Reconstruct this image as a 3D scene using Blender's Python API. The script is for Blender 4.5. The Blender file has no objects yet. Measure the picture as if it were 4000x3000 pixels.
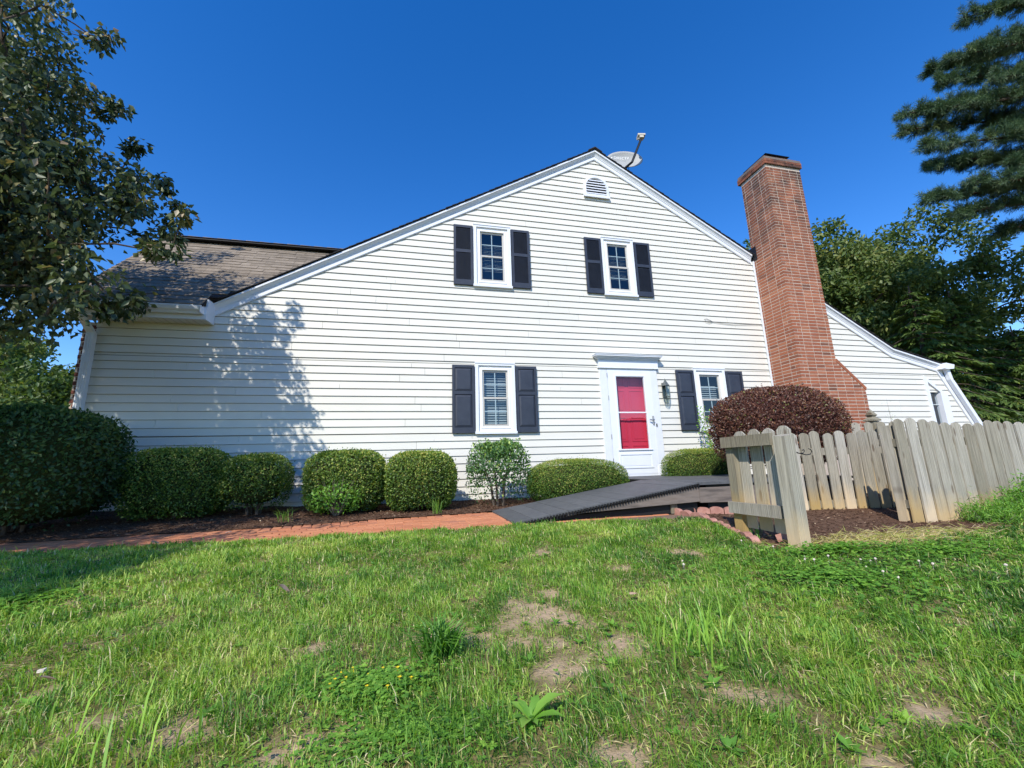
import bpy, math, random
import numpy as np
from mathutils import Matrix, Vector

random.seed(7)
RNG = np.random.default_rng(11)
SC = bpy.context.scene
COL = SC.collection
R = math.radians

# ---------------------------------------------------------------- camera
cam_data = bpy.data.cameras.new("camera")
cam = bpy.data.objects.new("camera", cam_data)
COL.objects.link(cam)
cam_data.sensor_fit = 'HORIZONTAL'
cam_data.sensor_width = 36.0
cam_data.lens = 14.452
cam_data.clip_start = 0.05
cam_data.clip_end = 1500.0
_yaw, _pitch, _roll = R(13.236), R(11.303), R(-1.769)
_f = Vector((math.sin(_yaw) * math.cos(_pitch), math.cos(_yaw) * math.cos(_pitch), math.sin(_pitch)))
_r0 = Vector((math.cos(_yaw), -math.sin(_yaw), 0.0))
_u0 = _r0.cross(_f)
_r = _r0 * math.cos(_roll) + _u0 * math.sin(_roll)
_u = -_r0 * math.sin(_roll) + _u0 * math.cos(_roll)
cam.matrix_world = Matrix(((_r.x, _u.x, -_f.x, 0.0), (_r.y, _u.y, -_f.y, -7.271),
                           (_r.z, _u.z, -_f.z, 0.556), (0, 0, 0, 1)))
SC.camera = cam
CAM = np.array([0.0, -7.271, 0.556])

# ---------------------------------------------------------------- sky, sun, exposure
SUN_DIR = Vector((-0.432, -0.617, 0.658)).normalized()      # towards the sun
SUN_EL = math.asin(SUN_DIR.z)
SUN_AZ = math.atan2(SUN_DIR.x, SUN_DIR.y)                   # clockwise from +Y
world = bpy.data.worlds.new("World")
SC.world = world
world.use_nodes = True
wn, wl = world.node_tree.nodes, world.node_tree.links
wn.clear()
sky = wn.new("ShaderNodeTexSky")
sky.sky_type = 'NISHITA'
sky.sun_disc = False
sky.sun_elevation = SUN_EL
sky.sun_rotation = SUN_AZ
sky.altitude = 1500.0
sky.air_density = 1.15
sky.dust_density = 0.0
sky.ozone_density = 2.0
hsv = wn.new("ShaderNodeHueSaturation")
hsv.inputs["Saturation"].default_value = 1.39
hsv.inputs["Hue"].default_value = 0.512
bg = wn.new("ShaderNodeBackground")
bg.inputs["Strength"].default_value = 0.15
wo = wn.new("ShaderNodeOutputWorld")
wl.new(sky.outputs[0], hsv.inputs["Color"])
wl.new(hsv.outputs[0], bg.inputs["Color"])
wl.new(bg.outputs[0], wo.inputs["Surface"])

sun_data = bpy.data.lights.new("sun", 'SUN')
sun_data.energy = 3.4
sun_data.angle = R(0.55)
sun_data.color = (1.0, 0.94, 0.83)
sun = bpy.data.objects.new("sun", sun_data)
COL.objects.link(sun)
sun.rotation_euler = SUN_DIR.to_track_quat('Z', 'Y').to_euler()
sun.location = (-8, -12, 12)

vs = SC.view_settings
vs.view_transform = 'Standard'
vs.look = 'None'
vs.gamma = 1.0
vs.use_curve_mapping = False
vs.exposure = 0.68
SC.render.engine = 'CYCLES'
SC.cycles.use_denoising = True
SC.cycles.max_bounces = 6
SC.cycles.transparent_max_bounces = 12
SC.cycles.caustics_reflective = False
SC.cycles.caustics_refractive = False

# ---------------------------------------------------------------- materials
def _nt(name):
    m = bpy.data.materials.new(name)
    m.use_nodes = True
    nt = m.node_tree
    nt.nodes.clear()
    out = nt.nodes.new("ShaderNodeOutputMaterial")
    return m, nt.nodes, nt.links, out

def _coord(n, l, space, stretch=(1, 1, 1), shift=False):
    if space == 'world':
        src = n.new("ShaderNodeNewGeometry").outputs["Position"]
    else:
        src = n.new("ShaderNodeTexCoord").outputs["Object"]
    mp = n.new("ShaderNodeMapping")
    mp.inputs["Scale"].default_value = stretch
    l.new(src, mp.inputs["Vector"])
    if shift:
        oi = n.new("ShaderNodeObjectInfo")
        mul = n.new("ShaderNodeMath"); mul.operation = 'MULTIPLY'; mul.inputs[1].default_value = 37.0
        l.new(oi.outputs["Random"], mul.inputs[0])
        cb = n.new("ShaderNodeCombineXYZ")
        for i in range(3):
            l.new(mul.outputs[0], cb.inputs[i])
        l.new(cb.outputs[0], mp.inputs["Location"])
    return mp.outputs[0]

def _noise(n, l, vec, scale, detail=4, rough=0.6):
    t = n.new("ShaderNodeTexNoise")
    t.inputs["Scale"].default_value = scale
    t.inputs["Detail"].default_value = detail
    t.inputs["Roughness"].default_value = rough
    l.new(vec, t.inputs["Vector"])
    return t.outputs["Fac"]

def _ramp(n, l, fac, stops):
    r = n.new("ShaderNodeValToRGB")
    el = r.color_ramp.elements
    while len(el) < len(stops):
        el.new(0.5)
    for e, (p, c) in zip(el, stops):
        e.position = p
        e.color = (*c, 1)
    if fac is not None:
        l.new(fac, r.inputs["Fac"])
    return r.outputs["Color"]

def _mix(n, l, fac, a, b, mode='MIX'):
    m = n.new("ShaderNodeMix"); m.data_type = 'RGBA'; m.blend_type = mode
    for sock, v in ((m.inputs[0], fac), (m.inputs[6], a), (m.inputs[7], b)):
        if hasattr(v, 'links') or hasattr(v, 'is_output'):
            l.new(v, sock)
        elif isinstance(v, (tuple, list)):
            sock.default_value = (*v, 1)
        else:
            sock.default_value = v
    return m.outputs[2]

def _maprange(n, l, v, a, b, c=0.0, d=1.0):
    m = n.new("ShaderNodeMapRange")
    l.new(v, m.inputs[0])
    for i, x in enumerate((a, b, c, d)):
        m.inputs[i + 1].default_value = x
    return m.outputs[0]

def mat(name, c1, c2=None, scale=6, rough=0.7, bump=0.0, bscale=60, rand=0.0, space='object',
        stretch=(1, 1, 1), spec=0.3, metallic=0.0, c3=None, shift=True, coat=0.0, detail=5):
    m, n, l, out = _nt(name)
    p = n.new("ShaderNodeBsdfPrincipled")
    l.new(p.outputs[0], out.inputs[0])
    vec = _coord(n, l, space, stretch, shift and space == 'object')
    c2 = c2 or c1
    f = _noise(n, l, vec, scale, detail)
    stops = [(0.32, c1), (0.68, c2)] if c3 is None else [(0.3, c1), (0.52, c2), (0.72, c3)]
    col = _ramp(n, l, f, stops)
    if rand:
        oi = n.new("ShaderNodeObjectInfo")
        h = n.new("ShaderNodeHueSaturation")
        l.new(_maprange(n, l, oi.outputs["Random"], 0, 1, 1 - rand, 1 + rand), h.inputs["Value"])
        l.new(col, h.inputs["Color"])
        col = h.outputs[0]
    l.new(col, p.inputs["Base Color"])
    p.inputs["Roughness"].default_value = rough
    p.inputs["Specular IOR Level"].default_value = spec
    p.inputs["Metallic"].default_value = metallic
    p.inputs["Coat Weight"].default_value = coat
    if bump:
        b = n.new("ShaderNodeBump")
        b.inputs["Strength"].default_value = bump
        b.inputs["Distance"].default_value = 0.01
        l.new(_noise(n, l, vec, bscale, 6), b.inputs["Height"])
        l.new(b.outputs[0], p.inputs["Normal"])
    return m

def leaf_mat(name, stops, trans=0.35, rough=0.45, gloss=0.06):
    rough = max(rough, 0.5); gloss = min(gloss, 0.10) * 0.45
    """foliage: colour from the per-face attribute 'tone', with light passing through the blade"""
    m, n, l, out = _nt(name)
    a = n.new("ShaderNodeAttribute"); a.attribute_name = 'tone'
    col = _ramp(n, l, a.outputs["Fac"], stops)
    d = n.new("ShaderNodeBsdfDiffuse")
    t = n.new("ShaderNodeBsdfTranslucent")
    g = n.new("ShaderNodeBsdfGlossy"); g.inputs["Roughness"].default_value = rough
    g.inputs["Color"].default_value = (0.9, 0.95, 0.9, 1)
    l.new(col, d.inputs["Color"])
    h = n.new("ShaderNodeHueSaturation")
    h.inputs["Saturation"].default_value = 1.15
    h.inputs["Value"].default_value = 1.5
    h.inputs["Hue"].default_value = 0.485
    l.new(col, h.inputs["Color"]); l.new(h.outputs[0], t.inputs["Color"])
    m1 = n.new("ShaderNodeMixShader"); m1.inputs[0].default_value = trans
    l.new(d.outputs[0], m1.inputs[1]); l.new(t.outputs[0], m1.inputs[2])
    m2 = n.new("ShaderNodeMixShader"); m2.inputs[0].default_value = gloss
    l.new(m1.outputs[0], m2.inputs[1]); l.new(g.outputs[0], m2.inputs[2])
    l.new(m2.outputs[0], out.inputs[0])
    return m

def glass_mat(name, tint=(0.9, 0.95, 0.95), refl=0.9, base=0.08):
    m, n, l, out = _nt(name)
    t = n.new("ShaderNodeBsdfTransparent"); t.inputs[0].default_value = (*tint, 1)
    g = n.new("ShaderNodeBsdfGlossy"); g.inputs["Roughness"].default_value = 0.02
    g.inputs["Color"].default_value = (refl, refl, refl, 1)
    lw = n.new("ShaderNodeLayerWeight"); lw.inputs["Blend"].default_value = 0.5
    pw = n.new("ShaderNodeMath"); pw.operation = 'POWER'; pw.inputs[1].default_value = 4.0
    l.new(lw.outputs["Facing"], pw.inputs[0])
    ad = n.new("ShaderNodeMath"); ad.operation = 'MULTIPLY_ADD'; ad.inputs[1].default_value = 0.9; ad.inputs[2].default_value = base
    l.new(pw.outputs[0], ad.inputs[0])
    mx = n.new("ShaderNodeMixShader")
    l.new(ad.outputs[0], mx.inputs[0]); l.new(t.outputs[0], mx.inputs[1]); l.new(g.outputs[0], mx.inputs[2])
    l.new(mx.outputs[0], out.inputs[0])
    return m

def brick_mat(name, stops, sooty=False):
    """fired clay, every brick its own shade; chimney bricks carry soot near the stack's top"""
    m, n, l, out = _nt(name)
    p = n.new("ShaderNodeBsdfPrincipled"); l.new(p.outputs[0], out.inputs[0])
    oi = n.new("ShaderNodeObjectInfo")
    at = n.new("ShaderNodeAttribute"); at.attribute_name = 'tone'
    ad = n.new("ShaderNodeMath"); ad.operation = 'ADD'
    l.new(oi.outputs["Random"], ad.inputs[0]); l.new(at.outputs["Fac"], ad.inputs[1])
    fr = n.new("ShaderNodeMath"); fr.operation = 'FRACT'; l.new(ad.outputs[0], fr.inputs[0])
    base = _ramp(n, l, fr.outputs[0], stops)
    pos = n.new("ShaderNodeNewGeometry").outputs["Position"]
    f = _noise(n, l, pos, 45, 6)
    col = _mix(n, l, f, base, _mix(n, l, 0.5, base, (0.35, 0.3, 0.27), 'MULTIPLY'))
    if sooty:
        sx = n.new("ShaderNodeSeparateXYZ"); l.new(pos, sx.inputs[0])
        g = _maprange(n, l, sx.outputs[2], 4.0, 7.4)
        nz = _noise(n, l, pos, 3.2, 5)
        mu = n.new("ShaderNodeMath"); mu.operation = 'MULTIPLY'
        l.new(g, mu.inputs[0]); l.new(_maprange(n, l, nz, 0.35, 0.65, 0.1, 1.25), mu.inputs[1])
        col = _mix(n, l, mu.outputs[0], col, (0.055, 0.04, 0.036))
    l.new(col, p.inputs["Base Color"])
    p.inputs["Roughness"].default_value = 0.9
    p.inputs["Specular IOR Level"].default_value = 0.15
    b = n.new("ShaderNodeBump"); b.inputs["Strength"].default_value = 0.7; b.inputs["Distance"].default_value = 0.006
    l.new(_noise(n, l, pos, 70, 6), b.inputs["Height"]); l.new(b.outputs[0], p.inputs["Normal"])
    return m

def wood_mat(name, lo, hi, tan, foot=0.35):
    """weathered softwood: grain along the board's z, knots, tan splash band at the foot"""
    m, n, l, out = _nt(name)
    p = n.new("ShaderNodeBsdfPrincipled"); l.new(p.outputs[0], out.inputs[0])
    v = _coord(n, l, 'object', (26, 26, 1.3), True)
    v2 = _coord(n, l, 'object', (1, 1, 1), True)
    warp = _noise(n, l, _coord(n, l, 'object', (9, 9, 2.6), True), 1.0, 3)
    grain = n.new("ShaderNodeTexWave")
    grain.wave_type = 'BANDS'; grain.bands_direction = 'X'
    grain.inputs["Scale"].default_value = 0.75
    grain.inputs["Distortion"].default_value = 9.0
    grain.inputs["Detail"].default_value = 3
    l.new(v, grain.inputs["Vector"])
    fine = _noise(n, l, _coord(n, l, 'object', (150, 150, 4), True), 1.0, 5)
    big = _noise(n, l, v2, 3.0, 3)
    a = n.new("ShaderNodeMath"); a.operation = 'MULTIPLY_ADD'; a.inputs[1].default_value = 0.45
    l.new(grain.outputs["Fac"], a.inputs[0]); l.new(_maprange(n, l, fine, 0.3, 0.7, 0.0, 0.55), a.inputs[2])
    col = _ramp(n, l, a.outputs[0], [(0.1, lo), (0.85, hi)])
    col = _mix(n, l, _maprange(n, l, big, 0.3, 0.7, 0.0, 0.5), col, (0.36, 0.33, 0.255))
    streak = _noise(n, l, _coord(n, l, 'object', (42, 42, 1.6), True), 1.0, 4)
    col = _mix(n, l, _maprange(n, l, streak, 0.50, 0.74, 0.0, 0.65), col, (0.14, 0.12, 0.09))
    patch = _noise(n, l, _coord(n, l, 'object', (7, 7, 2.2), True), 1.0, 3)
    col = _mix(n, l, _maprange(n, l, patch, 0.5, 0.75, 0.0, 0.4), col, (0.30, 0.28, 0.21))
    vor = n.new("ShaderNodeTexVoronoi"); vor.inputs["Scale"].default_value = 1.0
    l.new(_coord(n, l, 'object', (9, 1, 2.6), True), vor.inputs["Vector"])
    col = _mix(n, l, _maprange(n, l, vor.outputs["Distance"], 0.10, 0.17, 0.75, 0.0), col, (0.13, 0.085, 0.05))
    if tan:
        tc = n.new("ShaderNodeTexCoord"); sx = n.new("ShaderNodeSeparateXYZ"); l.new(tc.outputs["Object"], sx.inputs[0])
        zz = n.new("ShaderNodeMath"); zz.operation = 'MULTIPLY_ADD'; zz.inputs[1].default_value = 0.35
        l.new(warp, zz.inputs[0]); l.new(sx.outputs[2], zz.inputs[2])
        col = _mix(n, l, _maprange(n, l, zz.outputs[0], foot * 0.45 + 0.16, foot + 0.22, 0.9, 0.0), col, tan)
    oi = n.new("ShaderNodeObjectInfo")
    h = n.new("ShaderNodeHueSaturation")
    l.new(_maprange(n, l, oi.outputs["Random"], 0, 1, 0.70, 1.16), h.inputs["Value"])
    l.new(_maprange(n, l, oi.outputs["Random"], 0, 1, 1.1, 0.7), h.inputs["Saturation"])
    l.new(col, h.inputs["Color"])
    l.new(h.outputs[0], p.inputs["Base Color"])
    p.inputs["Roughness"].default_value = 0.85
    p.inputs["Specular IOR Level"].default_value = 0.15
    b = n.new("ShaderNodeBump"); b.inputs["Strength"].default_value = 0.5; b.inputs["Distance"].default_value = 0.004
    l.new(a.outputs[0], b.inputs["Height"]); l.new(b.outputs[0], p.inputs["Normal"])
    return m

def soil_mat(name, green, thatch, soil):
    m, n, l, out = _nt(name)
    p = n.new("ShaderNodeBsdfPrincipled"); l.new(p.outputs[0], out.inputs[0])
    pos = n.new("ShaderNodeNewGeometry").outputs["Position"]
    base = _ramp(n, l, _noise(n, l, pos, 7, 6), [(0.35, green), (0.62, thatch)])
    fine = _noise(n, l, pos, 160, 4)
    base = _mix(n, l, _maprange(n, l, fine, 0.35, 0.65, 0, 0.6), base, (0.05, 0.04, 0.025), 'MIX')
    sl = _mix(n, l, _maprange(n, l, fine, 0.3, 0.7), soil, tuple(c * 0.75 for c in soil))
    a = n.new("ShaderNodeAttribute"); a.attribute_name = 'bare'
    col = _mix(n, l, a.outputs["Fac"], base, sl)
    l.new(col, p.inputs["Base Color"])
    p.inputs["Roughness"].default_value = 0.95
    p.inputs["Specular IOR Level"].default_value = 0.1
    b = n.new("ShaderNodeBump"); b.inputs["Strength"].default_value = 0.8; b.inputs["Distance"].default_value = 0.012
    l.new(_noise(n, l, pos, 55, 6), b.inputs["Height"]); l.new(b.outputs[0], p.inputs["Normal"])
    return m

MT = {}
MT['siding'] = mat("cream_siding", (0.650, 0.635, 0.575), (0.685, 0.670, 0.607), scale=1.3, rough=0.55, rand=0.02, bump=0.06, bscale=90, space='world')
MT['siding_new'] = mat("pale_replacement_siding", (0.66, 0.70, 0.72), (0.69, 0.72, 0.73), scale=2, rough=0.5)
MT['trim'] = mat("white_trim", (0.70, 0.73, 0.78), (0.74, 0.765, 0.805), scale=3, rough=0.42, space='world')
MT['vinyl'] = mat("white_vinyl", (0.80, 0.80, 0.79), rough=0.4)
MT['sash'] = mat("beige_sash", (0.50, 0.48, 0.44), rough=0.45)
MT['muntin'] = mat("muntin_grid", (0.55, 0.60, 0.59), rough=0.5)
MT['slat'] = mat("blind_slat", (0.42, 0.45, 0.45), rough=0.5)
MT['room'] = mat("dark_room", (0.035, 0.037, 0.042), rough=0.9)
MT['sheath'] = mat("sheathing", (0.20, 0.19, 0.17), rough=0.9)
MT['glass'] = glass_mat("window_glass", (0.80, 0.86, 0.88))
MT['glass_storm'] = glass_mat("storm_glass", (0.93, 0.94, 0.96), 0.8)
MT['navy'] = mat("navy_shutter_paint", (0.026, 0.033, 0.052), (0.037, 0.045, 0.066), scale=7, rough=0.5, spec=0.4, bump=0.1, bscale=120)
MT['red'] = mat("red_door_paint", (0.58, 0.040, 0.080), (0.62, 0.050, 0.092), scale=3, rough=0.45)
MT['darkmetal'] = mat("dark_metal", (0.025, 0.026, 0.03), rough=0.45, metallic=0.3)
MT['brass'] = mat("brushed_nickel", (0.45, 0.43, 0.40), rough=0.35, metallic=0.9)
MT['lantern'] = mat("aged_lantern_metal", (0.11, 0.13, 0.13), (0.2, 0.21, 0.19), scale=30, rough=0.5, metallic=0.5)
MT['lglass'] = glass_mat("lantern_glass", (0.8, 0.84, 0.82), 0.7)
MT['shingle'] = mat("roof_shingle", (0.190, 0.156, 0.120), (0.265, 0.222, 0.175), scale=9, rough=0.95, rand=0.20, bump=0.5, bscale=220, spec=0.1)
MT['shingle_dark'] = mat("roof_shingle_edge", (0.03, 0.03, 0.035), (0.05, 0.048, 0.05), scale=12, rough=0.95, rand=0.15, spec=0.1)
MT['brick'] = brick_mat("chimney_brick", [(0.0, (0.30, 0.11, 0.065)), (0.3, (0.42, 0.155, 0.085)), (0.55, (0.34, 0.12, 0.07)), (0.78, (0.47, 0.20, 0.115)), (0.9, (0.38, 0.145, 0.085)), (1.0, (0.20, 0.09, 0.06))], True)
MT['brick_dark'] = brick_mat("front_brick", [(0.0, (0.13, 0.05, 0.04)), (1.0, (0.2, 0.08, 0.06))])
MT['mortar'] = mat("mortar", (0.45, 0.375, 0.31), (0.56, 0.48, 0.40), scale=30, rough=0.95, bump=0.3, bscale=120, space='world')
MT['paver'] = brick_mat("path_brick", [(0.0, (0.58, 0.225, 0.11)), (0.5, (0.68, 0.29, 0.15)), (0.85, (0.62, 0.245, 0.13)), (1.0, (0.48, 0.21, 0.13))])
MT['sand'] = mat("joint_sand", (0.16, 0.10, 0.07), (0.25, 0.17, 0.12), scale=40, rough=0.95, space='world')
MT['edging'] = mat("pink_edging_concrete", (0.33, 0.15, 0.115), (0.45, 0.24, 0.19), scale=14, rough=0.95, bump=0.5, bscale=150, rand=0.12)
MT['deck'] = mat("grey_deck_tile", (0.080, 0.083, 0.088), (0.112, 0.115, 0.118), scale=9, rough=0.6, rand=0.10, bump=0.15, bscale=200, spec=0.35)
MT['rubber'] = mat("black_tile_edge", (0.012, 0.012, 0.013), rough=0.6)
MT['skirt'] = mat("stained_ramp_board", (0.10, 0.083, 0.072), (0.20, 0.165, 0.14), scale=2.2, rough=0.75, stretch=(1, 1, 7), bump=0.2, c3=(0.15, 0.115, 0.09))
MT['picket'] = wood_mat("weathered_picket", (0.17, 0.152, 0.118), (0.55, 0.495, 0.385), (0.60, 0.42, 0.19))
MT['rail'] = wood_mat("weathered_rail", (0.12, 0.10, 0.072), (0.34, 0.295, 0.21), None)
MT['post'] = wood_mat("weathered_post", (0.16, 0.14, 0.10), (0.46, 0.41, 0.30), (0.54, 0.38, 0.17), 0.28)
MT['mulch'] = mat("mulch", (0.055, 0.030, 0.019), (0.13, 0.075, 0.048), scale=22, rough=0.95, bump=1.0, bscale=60, space='world', spec=0.1, c3=(0.17, 0.11, 0.075))
MT['chip'] = leaf_mat("mulch_chip", [(0.0, (0.045, 0.022, 0.014)), (0.5, (0.13, 0.068, 0.042)), (0.85, (0.26, 0.165, 0.10)), (1.0, (0.50, 0.38, 0.25))], 0.0, 0.8, 0.02)
MT['ground'] = soil_mat("lawn_soil", (0.13, 0.13, 0.035), (0.32, 0.245, 0.12), (0.52, 0.38, 0.24))
MT['grass'] = leaf_mat("grass_blade", [(0.0, (0.048, 0.128, 0.026)), (0.3, (0.122, 0.280, 0.035)), (0.62, (0.265, 0.440, 0.055)), (0.86, (0.49, 0.58, 0.13)), (0.93, (0.64, 0.57, 0.25)), (1.0, (0.78, 0.66, 0.42))], 0.32, 0.5, 0.06)
MT['weed'] = leaf_mat("weed_leaf", [(0.0, (0.08, 0.21, 0.03)), (0.6, (0.18, 0.38, 0.05)), (1.0, (0.36, 0.55, 0.09))], 0.35)
MT['clover'] = leaf_mat("clover_leaf", [(0.0, (0.07, 0.19, 0.028)), (0.6, (0.16, 0.35, 0.04)), (1.0, (0.29, 0.49, 0.07))], 0.3)
MT['yellow'] = mat("yellow_petal", (0.75, 0.50, 0.015), (0.8, 0.62, 0.03), scale=50, rough=0.5)
MT['whitefl'] = mat("clover_flower", (0.70, 0.66, 0.55), (0.55, 0.42, 0.35), scale=120, rough=0.7)
MT['deadleaf'] = mat("dead_leaf", (0.40, 0.25, 0.15), (0.60, 0.42, 0.30), scale=30, rough=0.8, rand=0.2)
MT['box'] = leaf_mat("boxwood_leaf", [(0.0, (0.030, 0.075, 0.012)), (0.45, (0.115, 0.215, 0.030)), (0.8, (0.31, 0.39, 0.065)), (1.0, (0.54, 0.50, 0.14))], 0.28, 0.5, 0.07)
MT['yew'] = leaf_mat("yew_needle", [(0.0, (0.028, 0.080, 0.014)), (0.45, (0.10, 0.205, 0.028)), (0.8, (0.30, 0.37, 0.06)), (1.0, (0.52, 0.44, 0.14))], 0.22, 0.5, 0.05)
MT['holly'] = leaf_mat("holly_leaf", [(0.0, (0.03, 0.085, 0.025)), (0.55, (0.07, 0.17, 0.04)), (0.88, (0.20, 0.35, 0.06)), (1.0, (0.36, 0.48, 0.08))], 0.2, 0.22, 0.16)
MT['barberry'] = leaf_mat("barberry_leaf", [(0.0, (0.060, 0.026, 0.020)), (0.45, (0.145, 0.060, 0.042)), (0.72, (0.24, 0.105, 0.062)), (0.84, (0.34, 0.155, 0.07)), (0.9, (0.17, 0.18, 0.055)), (1.0, (0.26, 0.28, 0.08))], 0.30, 0.5, 0.08)
MT['burn'] = leaf_mat("burning_bush_leaf", [(0.0, (0.02, 0.055, 0.018)), (0.6, (0.05, 0.12, 0.03)), (1.0, (0.12, 0.18, 0.04))], 0.3, 0.35, 0.07)
MT['dog'] = leaf_mat("dogwood_leaf", [(0.0, (0.026, 0.046, 0.018)), (0.5, (0.058, 0.092, 0.032)), (0.80, (0.14, 0.15, 0.05)), (0.9, (0.26, 0.19, 0.075)), (1.0, (0.48, 0.40, 0.27))], 0.30, 0.5, 0.09)  # palest stop puts the look of backlit leaves into the colour
MT['tree1'] = leaf_mat("broadleaf", [(0.0, (0.045, 0.085, 0.024)), (0.6, (0.115, 0.175, 0.045)), (1.0, (0.28, 0.29, 0.09))], 0.32)
MT['tree2'] = leaf_mat("hemlock_spray", [(0.0, (0.035, 0.075, 0.02)), (0.6, (0.095, 0.155, 0.035)), (1.0, (0.19, 0.24, 0.05))], 0.25)
MT['tree3'] = leaf_mat("far_leaf", [(0.0, (0.035, 0.075, 0.018)), (0.5, (0.085, 0.145, 0.032)), (1.0, (0.22, 0.24, 0.06))], 0.35)
MT['pine'] = leaf_mat("pine_needle", [(0.0, (0.035, 0.075, 0.040)), (0.6, (0.09, 0.16, 0.070)), (1.0, (0.21, 0.28, 0.12))], 0.2, 0.35, 0.1)
MT['bark'] = mat("bark", (0.06, 0.045, 0.034), (0.13, 0.105, 0.085), scale=18, rough=0.95, bump=0.8, bscale=40, space='world', spec=0.1)
MT['twig'] = mat("pale_twig", (0.15, 0.12, 0.09), (0.26, 0.22, 0.17), scale=20, rough=0.9, space='world', spec=0.1)
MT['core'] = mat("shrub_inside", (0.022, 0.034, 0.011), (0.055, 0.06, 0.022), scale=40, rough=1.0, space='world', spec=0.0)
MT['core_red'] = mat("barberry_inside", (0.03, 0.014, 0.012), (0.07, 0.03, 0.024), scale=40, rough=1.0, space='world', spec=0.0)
MT['dish'] = mat("dish_grey", (0.33, 0.34, 0.34), (0.37, 0.375, 0.37), scale=5, rough=0.5)
MT['dishtext'] = mat("dish_lettering", (0.85, 0.86, 0.87), rough=0.5)
MT['lnb'] = mat("receiver_beige", (0.52, 0.48, 0.40), rough=0.5)
MT['concrete'] = mat("concrete", (0.42, 0.40, 0.38), (0.52, 0.50, 0.47), scale=4, rough=0.9, space='world', bump=0.2)
MT['cable'] = mat("grey_cable", (0.16, 0.16, 0.16), rough=0.6)
MT['mortar_old'] = mat("sooty_mortar", (0.13, 0.11, 0.10), (0.20, 0.17, 0.15), scale=20, rough=0.95, space='world')
MT['soffit'] = mat("soffit_vinyl", (0.70, 0.68, 0.64), rough=0.5, space='world')

# ---------------------------------------------------------------- mesh helpers
class MB:
    """collects verts and faces of one mesh"""
    def __init__(s):
        s.v, s.f, s.t = [], [], []
    def add(s, verts, faces, tone=None):
        o = len(s.v)
        s.v.extend([tuple(map(float, p)) for p in verts])
        s.f.extend([tuple(i + o for i in f) for f in faces])
        if tone is not None:
            s.t.extend([tone] * len(faces))
        return s
    def box(s, x0, x1, y0, y1, z0, z1, tone=None):
        return s.add([(x0, y0, z0), (x1, y0, z0), (x1, y1, z0), (x0, y1, z0),
                      (x0, y0, z1), (x1, y0, z1), (x1, y1, z1), (x0, y1, z1)],
                     [(0, 3, 2, 1), (4, 5, 6, 7), (0, 1, 5, 4), (1, 2, 6, 5), (2, 3, 7, 6), (3, 0, 4, 7)], tone)
    def hexa(s, p, tone=None):
        """8 corners: bottom ring then top ring"""
        return s.add(p, [(0, 3, 2, 1), (4, 5, 6, 7), (0, 1, 5, 4), (1, 2, 6, 5), (2, 3, 7, 6), (3, 0, 4, 7)], tone)
    def prism_y(s, poly, y0, y1, tone=None):
        """polygon in (x,z), counter-clockwise seen from -y, extruded along y"""
        n = len(poly)
        v = [(x, y0, z) for x, z in poly] + [(x, y1, z) for x, z in poly]
        f = [tuple(range(n)), tuple(range(2 * n - 1, n - 1, -1))]
        f += [(i, i + n, (i + 1) % n + n, (i + 1) % n) for i in range(n)]
        return s.add(v, f, tone)
    def prism_x(s, poly, x0, x1):
        """polygon in (y,z) extruded along x"""
        n = len(poly)
        v = [(x0, y, z) for y, z in poly] + [(x1, y, z) for y, z in poly]
        f = [tuple(range(n)), tuple(range(2 * n - 1, n - 1, -1))]
        f += [(i, i + n, (i + 1) % n + n, (i + 1) % n) for i in range(n)]
        return s.add(v, f)
    def tube(s, pts, rad, n=6, tone=None):
        pts = [Vector(p) for p in pts]
        if not hasattr(rad, '__len__'):
            rad = [rad] * len(pts)
        rings = []
        for i, p in enumerate(pts):
            d = (pts[min(i + 1, len(pts) - 1)] - pts[max(i - 1, 0)])
            if d.length < 1e-6:
                d = Vector((0, 0, 1))
            d.normalize()
            a = d.cross(Vector((0, 0, 1)) if abs(d.z) < 0.9 else Vector((1, 0, 0))).normalized()
            b = d.cross(a)
            rings.append([p + (a * math.cos(2 * math.pi * k / n) + b * math.sin(2 * math.pi * k / n)) * rad[i] for k in range(n)])
        v = [q for r in rings for q in r]
        f = []
        for i in range(len(pts) - 1):
            for k in range(n):
                f.append((i * n + k, i * n + (k + 1) % n, (i + 1) * n + (k + 1) % n, (i + 1) * n + k))
        f.append(tuple(range(n - 1, -1, -1)))
        f.append(tuple(range((len(pts) - 1) * n, len(pts) * n)))
        return s.add(v, f, tone)
    def mesh(s, name, material):
        me = bpy.data.meshes.new(name)
        me.from_pydata(s.v, [], s.f)
        if s.t and len(s.t) == len(s.f):
            at = me.attributes.new('tone', 'FLOAT', 'FACE')
            at.data.foreach_set('value', np.array(s.t, dtype=np.float32))
        if material:
            me.materials.append(material)
        me.validate()
        return me
    def build(s, name, material, parent=None, smooth=False, loc=None):
        me = s.mesh(name, MT[material] if isinstance(material, str) else material)
        if smooth:
            me.shade_smooth()
        return put(name, me, parent, loc)

def put(name, me, parent=None, loc=None, rot=None, scale=None):
    o = bpy.data.objects.new(name, me)
    COL.objects.link(o)
    if parent:
        o.parent = parent
    if loc is not None:
        o.location = loc
    if rot is not None:
        o.rotation_euler = rot
    if scale is not None:
        o.scale = scale
    return o

def empty(name, loc=(0, 0, 0), parent=None):
    o = bpy.data.objects.new(name, None)
    COL.objects.link(o)
    o.empty_display_size = 0.2
    o.location = loc
    if parent:
        o.parent = parent
    return o

def tag(o, label, cat, group=None):
    o["label"] = label
    o["category"] = cat
    if group:
        o["group"] = group
    return o

def structure(o):
    o["kind"] = "structure"
    return o

def stuff(o):
    o["kind"] = "stuff"
    return o

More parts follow.
